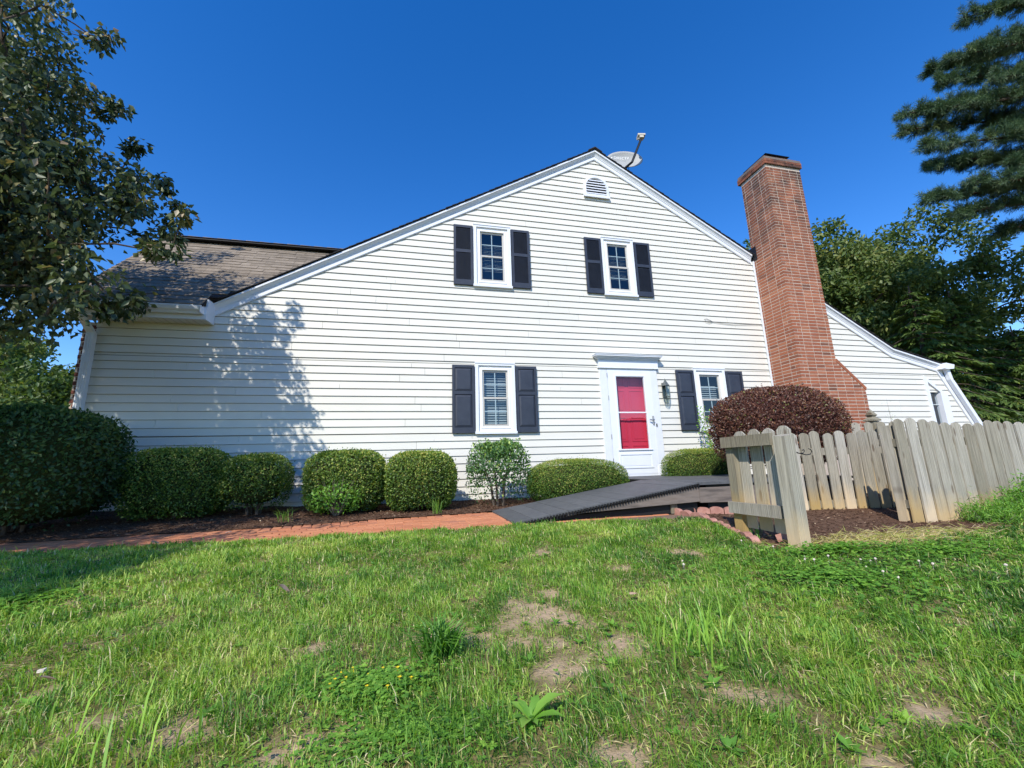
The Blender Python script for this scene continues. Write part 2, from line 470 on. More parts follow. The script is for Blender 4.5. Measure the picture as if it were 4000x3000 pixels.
def fast_mesh(name, co, faces, material, tone=None, nv=None):
    """co (n,3); faces (m,k) all the same corner count"""
    me = bpy.data.meshes.new(name)
    co = np.ascontiguousarray(co, dtype=np.float32)
    faces = np.ascontiguousarray(faces, dtype=np.int32)
    m, k = faces.shape
    me.vertices.add(len(co)); me.vertices.foreach_set('co', co.ravel())
    me.loops.add(m * k); me.loops.foreach_set('vertex_index', faces.ravel())
    me.polygons.add(m); me.polygons.foreach_set('loop_start', np.arange(0, m * k, k, dtype=np.int32))
    me.update(calc_edges=True)
    if tone is not None:
        at = me.attributes.new('tone', 'FLOAT', 'FACE')
        at.data.foreach_set('value', np.ascontiguousarray(tone, dtype=np.float32))
    me.materials.append(MT[material])
    return me

def unit(v):
    return v / np.maximum(np.linalg.norm(v, axis=-1, keepdims=True), 1e-9)

def leaves(P, D, N, L, Wd, tone, fold=0.15):
    """leaf blades: base P, direction D, face normal N, length L, width Wd -> two folded triangles each"""
    n = len(P)
    D = unit(D)
    S = unit(np.cross(D, N))
    Nn = np.cross(S, D)
    L = np.broadcast_to(L, n)[:, None]; Wd = np.broadcast_to(Wd, n)[:, None]
    mid = P + D * L * 0.45
    v = np.empty((n, 4, 3))
    v[:, 0] = P
    v[:, 1] = mid + S * Wd * 0.5 + Nn * Wd * fold
    v[:, 2] = P + D * L - Nn * L * 0.08
    v[:, 3] = mid - S * Wd * 0.5 + Nn * Wd * fold
    i = np.arange(n)[:, None] * 4
    f = np.concatenate([i + np.array([[0, 1, 2]]), i + np.array([[0, 2, 3]])], 1).reshape(-1, 3)
    return v.reshape(-1, 3), f, np.repeat(tone, 2)

def rand_dirs(n, g=RNG):
    return unit(g.normal(size=(n, 3)))

def vnoise(P, scale, seed=0):
    """cheap smooth value noise, P (n,2|3)"""
    P = np.asarray(P, float) * scale
    out = np.zeros(len(P))
    rg = np.random.default_rng(seed)
    for k in range(6):
        d = rg.normal(size=P.shape[1]); d /= np.linalg.norm(d)
        fr = 0.6 + 1.6 * rg.random()
        out += np.sin((P @ d) * fr * 2.2 + rg.random() * 6.28 + 1.3 * np.sin(P[:, k % P.shape[1]] * 1.7 + k))
    return out / 6.0 * 0.9

def pip(x, y, poly):
    x = np.asarray(x); y = np.asarray(y)
    ins = np.zeros(x.shape, bool)
    n = len(poly)
    for i in range(n):
        x1, y1 = poly[i]; x2, y2 = poly[(i + 1) % n]
        if y1 == y2:
            continue
        c = ((y1 > y) != (y2 > y)) & (x < (x2 - x1) * (y - y1) / (y2 - y1) + x1)
        ins ^= c
    return ins

def smooth01(t):
    t = np.clip(t, 0, 1)
    return t * t * (3 - 2 * t)

# ---------------------------------------------------------------- ground
PATH_FRONT = [(-14, -2.55), (-6, -2.62), (-3.4, -2.72), (-1.42, -2.87), (1.0, -2.93), (2.3, -3.12), (3.04, -3.16)]
PATH_BACK = [(-14, -1.95), (-6, -1.92), (-4.05, -1.88), (-1.76, -1.85), (-0.4, -1.62), (1.06, -1.5), (3.04, -1.45)]
BED_R = [(3.04, -2.82), (3.03, -3.3), (2.93, -3.66), (2.77, -4.1), (2.66, -4.5), (2.72, -4.62), (2.95, -4.66), (3.57, -4.69),
         (4.64, -4.54), (5.43, -4.44), (6.4, -4.34), (8, -4.25), (14, -4.1), (14, 0.0), (3.04, 0.0)]

def yf(x):
    return np.interp(x, *zip(*PATH_FRONT))
def yb(x):
    return np.interp(x, *zip(*PATH_BACK))
def in_path(x, y):
    return (x < 3.04) & (y > yf(x)) & (y < yb(x))
def in_bed_left(x, y):
    return (x < 3.2) & (x > -4.9) & (y >= yb(x)) & (y < 0.02)
def in_bed_right(x, y):
    return pip(x, y, BED_R)
def z_lawn(x, y):
    z = np.interp(y, [-14, -7.3, -4.5, -2.95, -2.6, 40], [-0.30, -0.19, -0.13, -0.045, -0.045, -0.10])
    return z + 0.010 * vnoise(np.stack([x, y], 1), 1.6, 3) + 0.006 * vnoise(np.stack([x, y], 1), 6.0, 4)
def z_bedl(x, y):
    t = np.clip(-y / 1.7, 0, 1)
    top = 0.01 + 0.022 * np.clip(-x, 0, 5)
    return top * (1 - t) - 0.045 * t + 0.012 * vnoise(np.stack([x, y], 1), 3.0, 5)
def z_bedr(x, y):
    t = smooth01((-2.4 - y) / 1.6)
    return -0.055 - 0.09 * t + 0.012 * vnoise(np.stack([x, y], 1), 3.0, 6)

BARE = [(0.61, -5.21, .17, .29), (0.18, -5.34, .22, .15), (0.82, -5.63, .11, .10), (0.97, -4.01, .09, .12), (-0.62, -5.74, .09, .07),
        (-0.88, -5.65, .10, .06), (-0.32, -5.93, .09, .07), (1.02, -6.06, .08, .05), (1.42, -6.24, .08, .04),
        (-0.18, -5.88, .10, .06), (0.54, -5.73, .13, .10), (0.96, -6.0, .06, .05), (1.22, -6.26, .05, .03), (-1.85, -4.31, .12, .10),
        (1.99, -4.36, .13, .09), (0.51, -6.16, .07, .05), (-1.23, -5.37, .05, .05), (-0.05, -5.6, .06, .08), (1.09, -6.36, .05, .04),
        (0.72, -4.95, .08, .08), (0.42, -5.45, .10, .08), (1.35, -4.6, .08, .08), (-0.4, -5.3, .06, .05), (0.1, -6.25, .1, .07)]
def bareness(x, y):
    b = np.zeros(len(x))
    xy = np.stack([x, y], 1)
    w = 0.75 * vnoise(xy, 8.0, 8) + 0.75 * vnoise(xy, 21.0, 9) + 0.5 * vnoise(xy, 47.0, 10)
    for cx, cy, rx, ry in BARE:
        d = np.sqrt(((x - cx) / rx) ** 2 + ((y - cy) / ry) ** 2)
        b = np.maximum(b, smooth01((1.55 + 1.15 * w - d) / 1.6))
    return b

def axis(lo, hi, step, far):
    a = list(np.arange(lo, hi + 1e-6, step))
    s, v = step, hi
    while v < far:
        s *= 1.35; v += s; a.append(v)
    s, v = step, lo
    while v > -far:
        s *= 1.35; v -= s; a.insert(0, v)
    return np.array(a)

def sheet(name, xs, ys, zfun, material, keep=None, attr=None):
    X, Y = np.meshgrid(xs, ys)
    x, y = X.ravel(), Y.ravel()
    z = zfun(x, y)
    nx, ny = len(xs), len(ys)
    i, j = np.meshgrid(np.arange(nx - 1), np.arange(ny - 1))
    a = (j * nx + i).ravel()
    F = np.stack([a, a + 1, a + nx + 1, a + nx], 1)
    if keep is not None:
        cx = (x[F].mean(1)); cy = (y[F].mean(1))
        F = F[keep(cx, cy)]
        used = np.unique(F)
        mp = np.full(len(x), -1); mp[used] = np.arange(len(used))
        F = mp[F]; x, y, z = x[used], y[used], z[used]
    me = fast_mesh(name, np.stack([x, y, z], 1), F, material)
    if attr is not None:
        at = me.attributes.new('bare', 'FLOAT', 'POINT')
        at.data.foreach_set('value', attr(x, y).astype(np.float32))
    me.shade_smooth()
    return put(name, me)

def z_terrain(x, y):
    z = z_lawn(x, y)
    z = np.where(in_path(x, y), -0.10, z)
    z = np.where(in_bed_left(x, y), -0.12, z)
    z = np.where(in_bed_right(x, y), z_bedr(x, y) - 0.05, z)
    return z
lawn = structure(sheet("lawn", axis(-4.6, 5.6, 0.045, 320), axis(-7.6, -2.4, 0.045, 320), z_terrain, 'ground', attr=bareness))
bedl = structure(sheet("mulch_bed", np.arange(-4.9, 3.21, 0.05), np.arange(-2.0, 0.03, 0.05), z_bedl, 'mulch', keep=in_bed_left))
bedr = structure(sheet("mulch_bed", np.arange(2.6, 14.0, 0.06), np.arange(-4.75, 0.03, 0.06), z_bedr, 'mulch', keep=in_bed_right))

# brick path: sand bed, soldier course along the house side, running-bond rows
path = structure(empty("brick_path", (-1, -2.2, -0.05)))
PINV = Matrix.Translation(path.location).inverted()
sb = MB()
xs_ = [-8, -6, -4.05, -3.4, -1.76, -1.42, -0.4, 1.0, 1.06, 2.3, 3.04]
for a, b in zip(xs_[:-1], xs_[1:]):
    sb.hexa([(a + 1, yf(a) + 2.2, -.04), (b + 1, yf(b) + 2.2, -.04), (b + 1, yb(b) + 2.2, -.04), (a + 1, yb(a) + 2.2, -.04),
             (a + 1, yf(a) + 2.2, -.012), (b + 1, yf(b) + 2.2, -.012), (b + 1, yb(b) + 2.2, -.012), (a + 1, yb(a) + 2.2, -.012)])
sb.build("sand_bed", 'sand', path)

def brick_variants(L, Wd, H, n=5, jit=0.003, bev=0.006):
    """brick-shaped meshes: chipped, slightly uneven; centred"""
    out = []
    for k in range(n):
        m = MB()
        c = [(sx * L / 2, sy * Wd / 2, sz * H / 2) for sz in (-1, 1) for sx, sy in ((-1, -1), (1, -1), (1, 1), (-1, 1))]
        c = [tuple(q + random.uniform(-jit, jit) for q in p) for p in c]
        top = [(p[0] * (1 - bev * 2 / L), p[1] * (1 - bev * 2 / Wd), p[2]) for p in c[4:]]
        ring = [(p[0], p[1], p[2] - bev) for p in c[4:]]
        m.add(c[:4] + ring + top, [(0, 3, 2, 1), (0, 1, 5, 4), (1, 2, 6, 5), (2, 3, 7, 6), (3, 0, 4, 7),
                                   (4, 5, 9, 8), (5, 6, 10, 9), (6, 7, 11, 10), (7, 4, 8, 11), (8, 9, 10, 11)])
        out.append(m)
    return out
PV = [b.mesh("paver", MT['paver']) for b in brick_variants(0.196, 0.095, 0.06)]
cells = []          # (x, y, angle)
x = -6.5
while x < 3.0:      # soldier course
    cells.append((x, float(yb(x)) - 0.10, math.pi / 2)); x += 0.1015
for r in range(11):
    x = -6.5 + (0.101 if r % 2 else 0) + random.uniform(-.01, .01)
    while x < 3.0:
        y = float(yb(x)) - 0.206 - 0.05 - 0.101 * r
        if y > yf(x) + 0.02:
            cells.append((x, y, 0.0))
        x += 0.2025
cells.sort(key=lambda c: (c[0] - 0.3) ** 2 + (c[1] + 2.8) ** 2)
rest = MB()
for k, (x, y, a) in enumerate(cells):
    sl = math.atan((float(yb(x + .1)) - float(yb(x - .1))) / .2)
    dz = random.uniform(-.004, .003)
    if k < 300:
        put("brick", random.choice(PV), path, (x + 1, y + 2.2, -0.030 + dz), (random.uniform(-.01, .01), random.uniform(-.01, .01), a + sl + random.uniform(-.01, .01)))
    else:
        hl, hw = (0.098, 0.0475) if a == 0 else (0.0475, 0.098)
        rest.box(x + 1 - hl, x + 1 + hl, y + 2.2 - hw, y + 2.2 + hw, -.06 + dz, dz - .001, random.random())
stuff(rest.build("brickwork", 'paver', path))

# far ground on the left: pale driveway beyond the corner
drv = structure(MB().add([(-70, 5.0, -0.02), (-8, 5.6, -0.02), (-16, 26, -0.02), (-70, 26, -0.02)], [(0, 1, 2, 3)]).build("driveway", 'concrete'))

# ---------------------------------------------------------------- the house
house = tag(empty("house", (0, 0, 0)), "cream clapboard house with a broad gable, navy shutters and a brick chimney", "house")
H = 0.13
Z0 = 1.144                                   # a clapboard bottom edge runs at this height
APX, APZ = 3.706, 7.28                        # top of the rake trim at the apex (outer face)
LX, LZ = -3.25, 3.275
KX, KZ = 11.05, 3.034
EX, EZ = 12.59, 2.665
def rake(x):
    return np.interp(x, [LX, APX, KX, EX, 14.0], [LZ, APZ, KZ, EZ, EZ - 0.35])
OPEN = [(1.05, 1.73, 1.16, 2.40), (1.05, 1.73, 3.95, 5.20), (3.74, 4.41, 3.95, 5.20), (5.59, 6.28, 1.15, 2.41), (3.62, 4.54, 0.30, 2.385),
        (3.45, 3.93, 6.20, 6.55), (11.97, 12.36, 1.05, 2.0)]
def row_spans(z0, z1):
    """x-ranges of the wall for one clapboard course"""
    zm = (z0 + z1) / 2
    lo = -4.80 if zm < 2.98 else LX + (zm + 0.07 - LZ) / ((APZ - LZ) / (APX - LX))
    if zm > 3.0 and zm < 3.24:
        lo = -3.25
    if zm < 2.53:
        hi = 12.44 + (2.53 - zm) * 0.588
    else:
        zz = zm + 0.07
        hi = np.interp(-zz, [-APZ, -KZ, -EZ], [APX, KX, EX])
    return lo, hi
wall_m = MB()
wall = None
boards = []
k0 = -9
for k in range(k0, 48):
    z0 = Z0 + k * H
    z1 = z0 + H
    lo, hi = row_spans(z0, z1)
    if hi - lo < 0.05:
        continue
    # vertical slices caused by openings
    cuts = sorted({z0, z1} | {o[2] for o in OPEN if z0 < o[2] < z1} | {o[3] for o in OPEN if z0 < o[3] < z1})
    for a, b in zip(cuts[:-1], cuts[1:]):
        spans = [(lo, hi)]
        for o in OPEN:
            if o[2] < (a + b) / 2 < o[3]:
                new = []
                for s, e in spans:
                    if o[1] <= s or o[0] >= e:
                        new.append((s, e))
                    else:
                        if o[0] - s > 0.02: new.append((s, o[0]))
                        if e - o[1] > 0.02: new.append((o[1], e))
                spans = new
        for s, e in spans:
            wall_m.add([(s, 0, a), (e, 0, a), (e, 0, b), (s, 0, b)], [(0, 1, 2, 3)])
            if b - a < 0.012:
                continue
            # chimney hides part of the wall: no boards behind it
            parts = [(s, e)]
            if s < 7.5 < e:
                parts = [(s, 7.5), (8.35, e)] if e > 8.4 else [(s, min(e, 7.52))]
            for s2, e2 in parts:
                x = s2
                first = True
                while e2 - x > 1e-3:
                    ln = (random.uniform(0.8, 3.6) if first else 3.66)
                    first = False
                    xe = x + ln
                    if e2 - xe < 0.5:
                        xe = e2
                    boards.append((k, x, min(xe, e2), a, b, z0, z1))
                    x = xe
wall = wall_m.build("wall", 'sheath', house)
for k, s, e, a, b, z0, z1 in boards:
    def yy(z):
        return -0.024 + 0.018 * (z - z0) / H
    g = 0.002 if e - s > 0.3 else 0.0
    lip = 0.006 if a < z0 + .001 else 0.0
    m = MB().hexa([(s + g, yy(a), a + lip), (e - g, yy(a), a + lip), (e - g, -0.0005, a + lip), (s + g, -0.0005, a + lip),
                   (s + g, yy(b), b), (e - g, yy(b), b), (e - g, -0.0005, b), (s + g, -0.0005, b)])
    new = k in (2, 3) and s > 2.0 and e < 3.7
    m.build("siding_board", 'siding_new' if new else 'siding', wall)
# narrow wall body behind, left return and back so that the house is solid
body = MB()
body.box(-4.78, 12.4, 6.9, 7.0, -0.2, 2.9)
body.add([(-4.79, 0.06, -.2), (-4.79, 6.9, -.2), (-4.79, 6.9, 3.1), (-4.79, 0.06, 3.1)], [(0, 3, 2, 1)])
body.add([(13.9, 0.02, -.2), (13.9, 6.9, -.2), (12.45, 6.9, 2.5), (12.45, 0.02, 2.5)], [(0, 1, 2, 3)])
body.build("rear_wall", 'siding', house)
MB().box(-4.78, 13.3, -0.012, -0.002, -0.25, 0.0).build("foundation_strip", 'concrete', house)

# corner brick return of the front facade, left of the downspout
pier = MB().box(-4.985, -4.80, 0.012, 0.09, -0.1, 2.92).build("brick_return", 'mortar', house)
bm_ = [b.mesh("brick", MT['brick_dark']) for b in brick_variants(0.19, 0.062, 0.058, 3)]
for c in range(43):
    off = 0.0 if c % 2 else 0.05
    put("brick", bm_[c % 3], pier, (-4.90 + off * 0.4, 0.0385, 0.0 + c * 0.0677), None, (0.92 if c % 2 else 0.8, 1, 1))

# --- rake trim
def along(x0, x1, dz0, dz1, y0, y1, name, material, parent=house, off=rake, ytop=None):
    """strip following the rake line; y0 is its face at the bottom, ytop (if given) at the top"""
    xs = [x0] + [q for q in (APX, KX) if x0 < q < x1] + [x1]
    yt = y0 if ytop is None else ytop
    m = MB()
    for a, b in zip(xs[:-1], xs[1:]):
        za, zb = float(off(a)), float(off(b))
        m.hexa([(a, y0, za + dz0), (b, y0, zb + dz0), (b, y1, zb + dz0), (a, y1, za + dz0),
                (a, yt, za + dz1), (b, yt, zb + dz1), (b, y1, zb + dz1), (a, y1, za + dz1)])
    return m.build(name, material, parent)
for x0, x1 in ((LX, 7.42), (8.55, EX)):
    rt = along(x0, x1, -0.185, -0.1055, -0.042, -0.0285, "rake_trim", 'trim')
    along(x0, x1, -0.105, -0.088, -0.052, -0.0285, "bed_moulding", 'trim', rt)
    along(x0, x1, -0.0875, -0.036, -0.053, -0.0285, "cove_moulding", 'trim', rt, ytop=-0.088)
    along(x0, x1, -0.0355, 0.0, -0.105, -0.0285, "fascia", 'trim', rt)
    along(x0, x1, -0.198, -0.1855, -0.034, -0.0285, "drip_bead", 'trim', rt)

# --- main roof: slab with shingle courses whose stepped ends show along the rake
roof = along(LX - 0.05, EX + 0.06, 0.003, 0.022, -0.112, 6.95, "roof", 'shingle_dark', house)
def course(xa, xb):
    za, zb = float(rake(xa)), float(rake(xb))
    lo_end = za < zb
    la, lb = (0.040, 0.026) if lo_end else (0.026, 0.040)
    j = random.uniform(-.006, .006)
    m = MB().hexa([(xa, -0.128 + j, za + 0.0225), (xb, -0.128 + j, zb + 0.0225), (xb, 6.9, zb + 0.0225), (xa, 6.9, za + 0.0225),
                   (xa, -0.128 + j, za + la), (xb, -0.128 + j, zb + lb), (xb, 6.9, zb + lb), (xa, 6.9, za + la)])
    m.build("shingle_course", 'shingle_dark', roof)
x = LX - 0.05
while x < APX - 0.03:
    course(x, min(x + 0.121, APX)); x += 0.122
x = APX
while x < EX + 0.05:
    xe = x + 0.122
    if x < KX < xe: xe = KX
    course(x, xe - 0.001); x = xe
MB().hexa([(APX - .16, -.138, APZ - .055), (APX, -.138, APZ + .041), (APX, 6.9, APZ + .041), (APX - .16, 6.9, APZ - .055),
           (APX - .16, -.138, APZ - .035), (APX, -.138, APZ + .062), (APX, 6.9, APZ + .062), (APX - .16, 6.9, APZ - .035)]).build("ridge_cap", 'shingle_dark', roof)
MB().hexa([(APX, -.138, APZ + .041), (APX + .16, -.138, APZ - .055), (APX + .16, 6.9, APZ - .055), (APX, 6.9, APZ + .041),
           (APX, -.138, APZ + .062), (APX + .16, -.138, APZ - .035), (APX + .16, 6.9, APZ - .035), (APX, 6.9, APZ + .062)]).build("ridge_cap", 'shingle_dark', roof)

# --- left wing: shingled slope facing the lawn, gutter, boxed eave
WS = 1.03
def wz(y):
    return 3.15 + (y + 0.40) * WS
RY = 1.64
wing = MB().hexa([(-5.03, -0.40, wz(-.40) - .05), (-3.25, -0.40, wz(-.40) - .05), (-3.25, -.19, wz(-.19) - .05), (-5.03, -.19, wz(-.19) - .05),
                  (-5.03, -0.40, wz(-.40)), (-3.25, -0.40, wz(-.40)), (-3.25, -.19, wz(-.19)), (-5.03, -.19, wz(-.19))])
def xval(y):
    return LX + (wz(y) - LZ - .03) / ((APZ - LZ) / (APX - LX))
wing.hexa([(-5.03, -.1895, wz(-.19) - .05), (xval(-.19), -.1895, wz(-.19) - .02), (xval(.08), .08, wz(.08) - .02), (-5.03, .08, wz(.08) - .05),
           (-5.03, -.1895, wz(-.19)), (xval(-.19), -.1895, wz(-.19)), (xval(.08), .08, wz(.08)), (-5.03, .08, wz(.08))])
wing.hexa([(-5.03, .0805, wz(.08) - .05), (0.3, .0805, wz(.08) - .05), (0.3, RY, wz(RY) - .05), (-5.03, RY, wz(RY) - .05),
           (-5.03, .0805, wz(.08)), (0.3, .0805, wz(.08)), (0.3, RY, wz(RY)), (-5.03, RY, wz(RY))])
wing = wing.build("wing_roof", 'shingle_dark', house)
MB().hexa([(-5.03, RY, wz(RY) - .05), (0.3, RY, wz(RY) - .05), (0.3, 3.7, 3.1), (-5.03, 3.7, 3.1),
           (-5.03, RY, wz(RY)), (0.3, RY, wz(RY)), (0.3, 3.7, 3.15), (-5.03, 3.7, 3.15)]).build("rear_slope", 'shingle', wing)
slope_len = math.hypot(RY + 0.40, wz(RY) - wz(-.40))
ang = math.atan(WS)
tabs = {}
NC = 21
ex = slope_len / NC
for c in range(NC):
    yl = -0.42 + (c * ex) * math.cos(ang)
    zl = wz(yl)
    xv = LX + (zl - LZ) / ((APZ - LZ) / (APX - LX)) + 0.25
    x = -5.05
    first = True
    if yl < .09: xv = xval(yl)
    if yl < -.2: xv = -3.25
    while x < min(xv, 0.25) - .02:
        w = random.choice((0.17, 0.22, 0.27, 0.32, 0.36))
        if first:
            w *= random.uniform(0.4, 1); first = False
        if yl < .09: w = min(w, xv - x)
        th = random.choice((0.011, 0.011, 0.017))
        key = (w, th)
        m = MB()
        m.hexa([(0.002, 0, 0.001), (w - 0.002, 0, 0.001), (w - 0.002, ex + .03, 0.0), (0.002, ex + .03, 0.0),
                (0.002, 0, th), (w - 0.002, 0, th), (w - 0.002, ex + .03, 0.004), (0.002, ex + .03, 0.004)])
        put("shingle", m.mesh("shingle", MT['shingle']), wing, (x, yl, zl + 0.002), (ang, 0, 0))
        x += w
MB().box(-5.05, 0.2, RY - 0.15, RY + 0.15, wz(RY) + 0.0, wz(RY) + 0.035).build("ridge_vent", 'rubber', wing)
x = -5.06
while x < 0.15:
    MB().hexa([(x, RY - .17, wz(RY) + .036), (x + .26, RY - .17, wz(RY) + .036), (x + .26, RY + .17, wz(RY) + .036), (x, RY + .17, wz(RY) + .036),
               (x, RY - .14, wz(RY) + .06), (x + .26, RY - .14, wz(RY) + .052), (x + .26, RY + .14, wz(RY) + .052), (x, RY + .14, wz(RY) + .06)]).build("ridge_shingle", 'shingle', wing)
    x += 0.26
MB().hexa([(-5.05, -0.40, wz(-.40) - .13), (-5.01, -0.40, wz(-.40) - .13), (-5.01, RY, wz(RY) - .13), (-5.05, RY, wz(RY) - .13),
           (-5.05, -0.40, wz(-.40) - .02), (-5.01, -0.40, wz(-.40) - .02), (-5.01, RY, wz(RY) - .02), (-5.05, RY, wz(RY) - .02)]).build("verge_board", 'trim', wing)
# side gable infill of the wing above the wall
MB().add([(-4.8, 0.05, 3.0), (-4.8, 3.3, 3.0), (-4.8, RY, wz(RY) - .06)], [(0, 2, 1)]).build("gable_infill", 'siding', wing)
# boxed eave
eave = MB()
eave.box(-5.02, -3.222, -0.30, -0.27, 2.94, 3.15)
eave.box(-3.252, -3.222, -0.2695, -0.0285, 2.94, 3.28)
eave.build("eave_box", 'trim', house)
MB().box(-5.02, -3.254, -0.2695, -0.002, 2.946, 2.956).build("soffit", 'soffit', house)
for i in range(18):
    MB().box(-5.0 + i * 0.098, -4.992 + i * 0.098, -0.268, -0.01, 2.941, 2.9455).build("soffit_groove", 'sash', house)
gut = [(-0.30, 3.125), (-0.30, 3.015), (-0.365, 3.005), (-0.385, 3.04), (-0.415, 3.06), (-0.43, 3.10), (-0.43, 3.125), (-0.42, 3.125),
       (-0.415, 3.10), (-0.405, 3.068), (-0.375, 3.05), (-0.358, 3.015), (-0.31, 3.022), (-0.31, 3.125)]
gm = MB().prism_x(gut, -5.05, -3.26)
gm.box(-3.2599, -3.252, -0.43, -0.301, 3.01, 3.125)
gm.build("gutter", 'trim', house)
# downspout at the left corner
def duct(pts, w, d, name, material, parent):
    m = MB()
    P = [Vector(p) for p in pts]
    for i in range(len(P) - 1):
        a, b = P[i], P[i + 1]
        sx, sy = Vector((w / 2, 0, 0)), Vector((0, d / 2, 0))
        if abs((b - a).normalized().z) < 0.75:
            sy = Vector((0, d / 2 * 0.7, d / 2 * 0.7))
        m.hexa([a - sx - sy, a + sx - sy, a + sx + sy, a - sx + sy, b - sx - sy, b + sx - sy, b + sx + sy, b - sx + sy])
    return m.build(name, material, parent)
ds = duct([(-4.82, -0.055, -0.02), (-4.82, -0.055, 2.74)], 0.10, 0.075, "downspout", 'trim', house)
duct([(-4.82, -0.06, 2.73), (-4.86, -0.20, 2.90), (-4.90, -0.36, 3.02)], 0.095, 0.07, "elbow", 'trim', ds)
duct([(-4.82, -0.055, 2.3), (-4.82, -0.055, 2.36)], 0.108, 0.083, "strap", 'trim', ds)
for dx in (-0.03, 0.0, 0.03):
    MB().box(-4.82 + dx - .004, -4.82 + dx + .004, -0.098, -0.0926, 0.0, 2.72).build("rib", 'trim', ds)

# --- right end: slanted corner board, gutter end, slanted downspout
cb = MB().hexa([(12.40, -0.045, 2.50), (12.54, -0.045, 2.50), (12.54, -0.0, 2.50), (12.40, -0.0, 2.50),
                (12.37, -0.045, 2.62), (12.50, -0.045, 2.62), (12.50, -0.0, 2.62), (12.37, -0.0, 2.62)])
cb.hexa([(13.86, -0.045, 0.0), (14.0, -0.045, 0.0), (14.0, 0, 0.0), (13.86, 0, 0.0),
         (12.40, -0.0451, 2.499), (12.54, -0.0451, 2.499), (12.54, 0, 2.499), (12.40, 0, 2.499)])
cb.build("corner_board", 'trim', house)
gx = MB().prism_y([(12.40, 2.56), (12.52, 2.54), (12.72, 2.56), (12.76, 2.66), (12.50, 2.70), (12.44, 2.66)], -0.20, 0.9).build("gutter_end", 'trim', house)
dr = MB()
dr.hexa([(12.62, -.14, 2.30), (12.72, -.14, 2.28), (12.72, -.06, 2.28), (12.62, -.06, 2.30), (12.56, -.14, 2.56), (12.66, -.14, 2.56), (12.66, -.06, 2.56), (12.56, -.06, 2.56)])
dr.hexa([(13.92, -.14, 0.0), (14.04, -.14, 0.0), (14.04, -.06, 0.0), (13.92, -.06, 0.0), (12.62, -.1401, 2.299), (12.735, -.1401, 2.279), (12.735, -.06, 2.279), (12.62, -.06, 2.299)])
dr.build("downspout", 'trim', house)

# --- windows
def ring(m, x0, x1, z0, z1, wl_, wr_, wb, wt, y0, y1):
    m.box(x0, x0 + wl_, y0, y1, z0, z1); m.box(x1 - wr_, x1, y0, y1, z0, z1)
    m.box(x0 + wl_ + .0003, x1 - wr_ - .0003, y0 + .0004, y1, z1 - wt, z1); m.box(x0 + wl_ + .0003, x1 - wr_ - .0003, y0 + .0004, y1, z0, z0 + wb)
    return m
def window(x0, x1, z0, z1, slat_gap, up_from, lo_from, depth_tilt=0.5):
    w = ring(MB(), x0, x1, z0 + 0.045, z1, 0.058, 0.058, 0.002, 0.05, -0.052, -0.002).build("window", 'trim', house)
    MB().box(x0 - 0.012, x1 + 0.012, -0.072, -0.002, z0, z0 + 0.044).build("sill", 'trim', w)
    MB().box(x0 - 0.008, x1 + 0.008, -0.062, -0.0526, z1 - 0.012, z1 + 0.01).build("head_drip", 'trim', w)
    fx0, fx1, fz0, fz1 = x0 + 0.0585, x1 - 0.0585, z0 + 0.0475, z1 - 0.0505
    ring(MB(), fx0, fx1, fz0, fz1, 0.038, 0.038, 0.05, 0.045, -0.022, 0.04).build("frame", 'vinyl', w)
    f2 = ring(MB(), fx0 + .0385, fx1 - .0385, fz0 + .0505, fz1 - .0455, 0.034, 0.034, 0.035, 0.036, -0.034, 0.045).build("frame", 'vinyl', w)
    sx0, sx1, sz0, sz1 = x0 + 0.132, x1 - 0.132, z0 + 0.134, z1 - 0.133
    zm = sz0 + (sz1 - sz0) * 0.515
    for (a, b, y, lower) in ((sz0, zm, -0.024, 1), (zm - 0.034, sz1, -0.004, 0)):
        ring(MB(), sx0, sx1, a, b, 0.03, 0.03, 0.034, 0.034, y, y + 0.022).build("sash", 'sash', w)
        gx0, gx1, ga, gb = sx0 + .0295, sx1 - .0295, a + .0335, b - .0335
        MB().add([(gx0, y + .008, ga), (gx1, y + .008, ga), (gx1, y + .008, gb), (gx0, y + .008, gb)], [(0, 1, 2, 3)]).build("pane", 'glass', w)
        xm, zc = (gx0 + gx1) / 2, (ga + gb) / 2 + 0.005
        MB().box(xm - .009, xm + .009, y + .012, y + .018, ga, gb).build("muntin", 'muntin', w)
        MB().box(gx0, gx1, y + .0125, y + .0175, zc - .008, zc + .008).build("muntin", 'muntin', w)
    # blind
    z = sz0 + 0.03
    while z < sz1 - 0.03:
        fr = (z - sz0) / (sz1 - sz0)
        if lo_from[0] < fr < lo_from[1] or up_from[0] < fr < up_from[1]:
            t = 0.016 * depth_tilt
            m = MB().hexa([(sx0 + .02, 0.075, z - t), (sx1 - .02, 0.075, z - t), (sx1 - .02, 0.115, z + t), (sx0 + .02, 0.115, z + t),
                           (sx0 + .02, 0.075, z - t + .003), (sx1 - .02, 0.075, z - t + .003), (sx1 - .02, 0.115, z + t + .003), (sx0 + .02, 0.115, z + t + .003)])
            m.build("slat", 'slat', w)
        z += slat_gap
    # dim room behind
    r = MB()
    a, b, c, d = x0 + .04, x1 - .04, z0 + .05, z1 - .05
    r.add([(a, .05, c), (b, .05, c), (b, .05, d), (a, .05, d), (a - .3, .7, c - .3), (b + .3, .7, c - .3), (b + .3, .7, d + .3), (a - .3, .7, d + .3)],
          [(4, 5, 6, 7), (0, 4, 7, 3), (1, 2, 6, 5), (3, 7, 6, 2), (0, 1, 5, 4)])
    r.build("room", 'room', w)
    return w
window(1.02, 1.758, 1.130, 2.430, 0.046, (0.0, 0.93), (0.0, 0.97), 0.9)
window(1.02, 1.757, 3.920, 5.225, 0.033, (0.55, 0.80), (0.22, 0.50), 0.7)
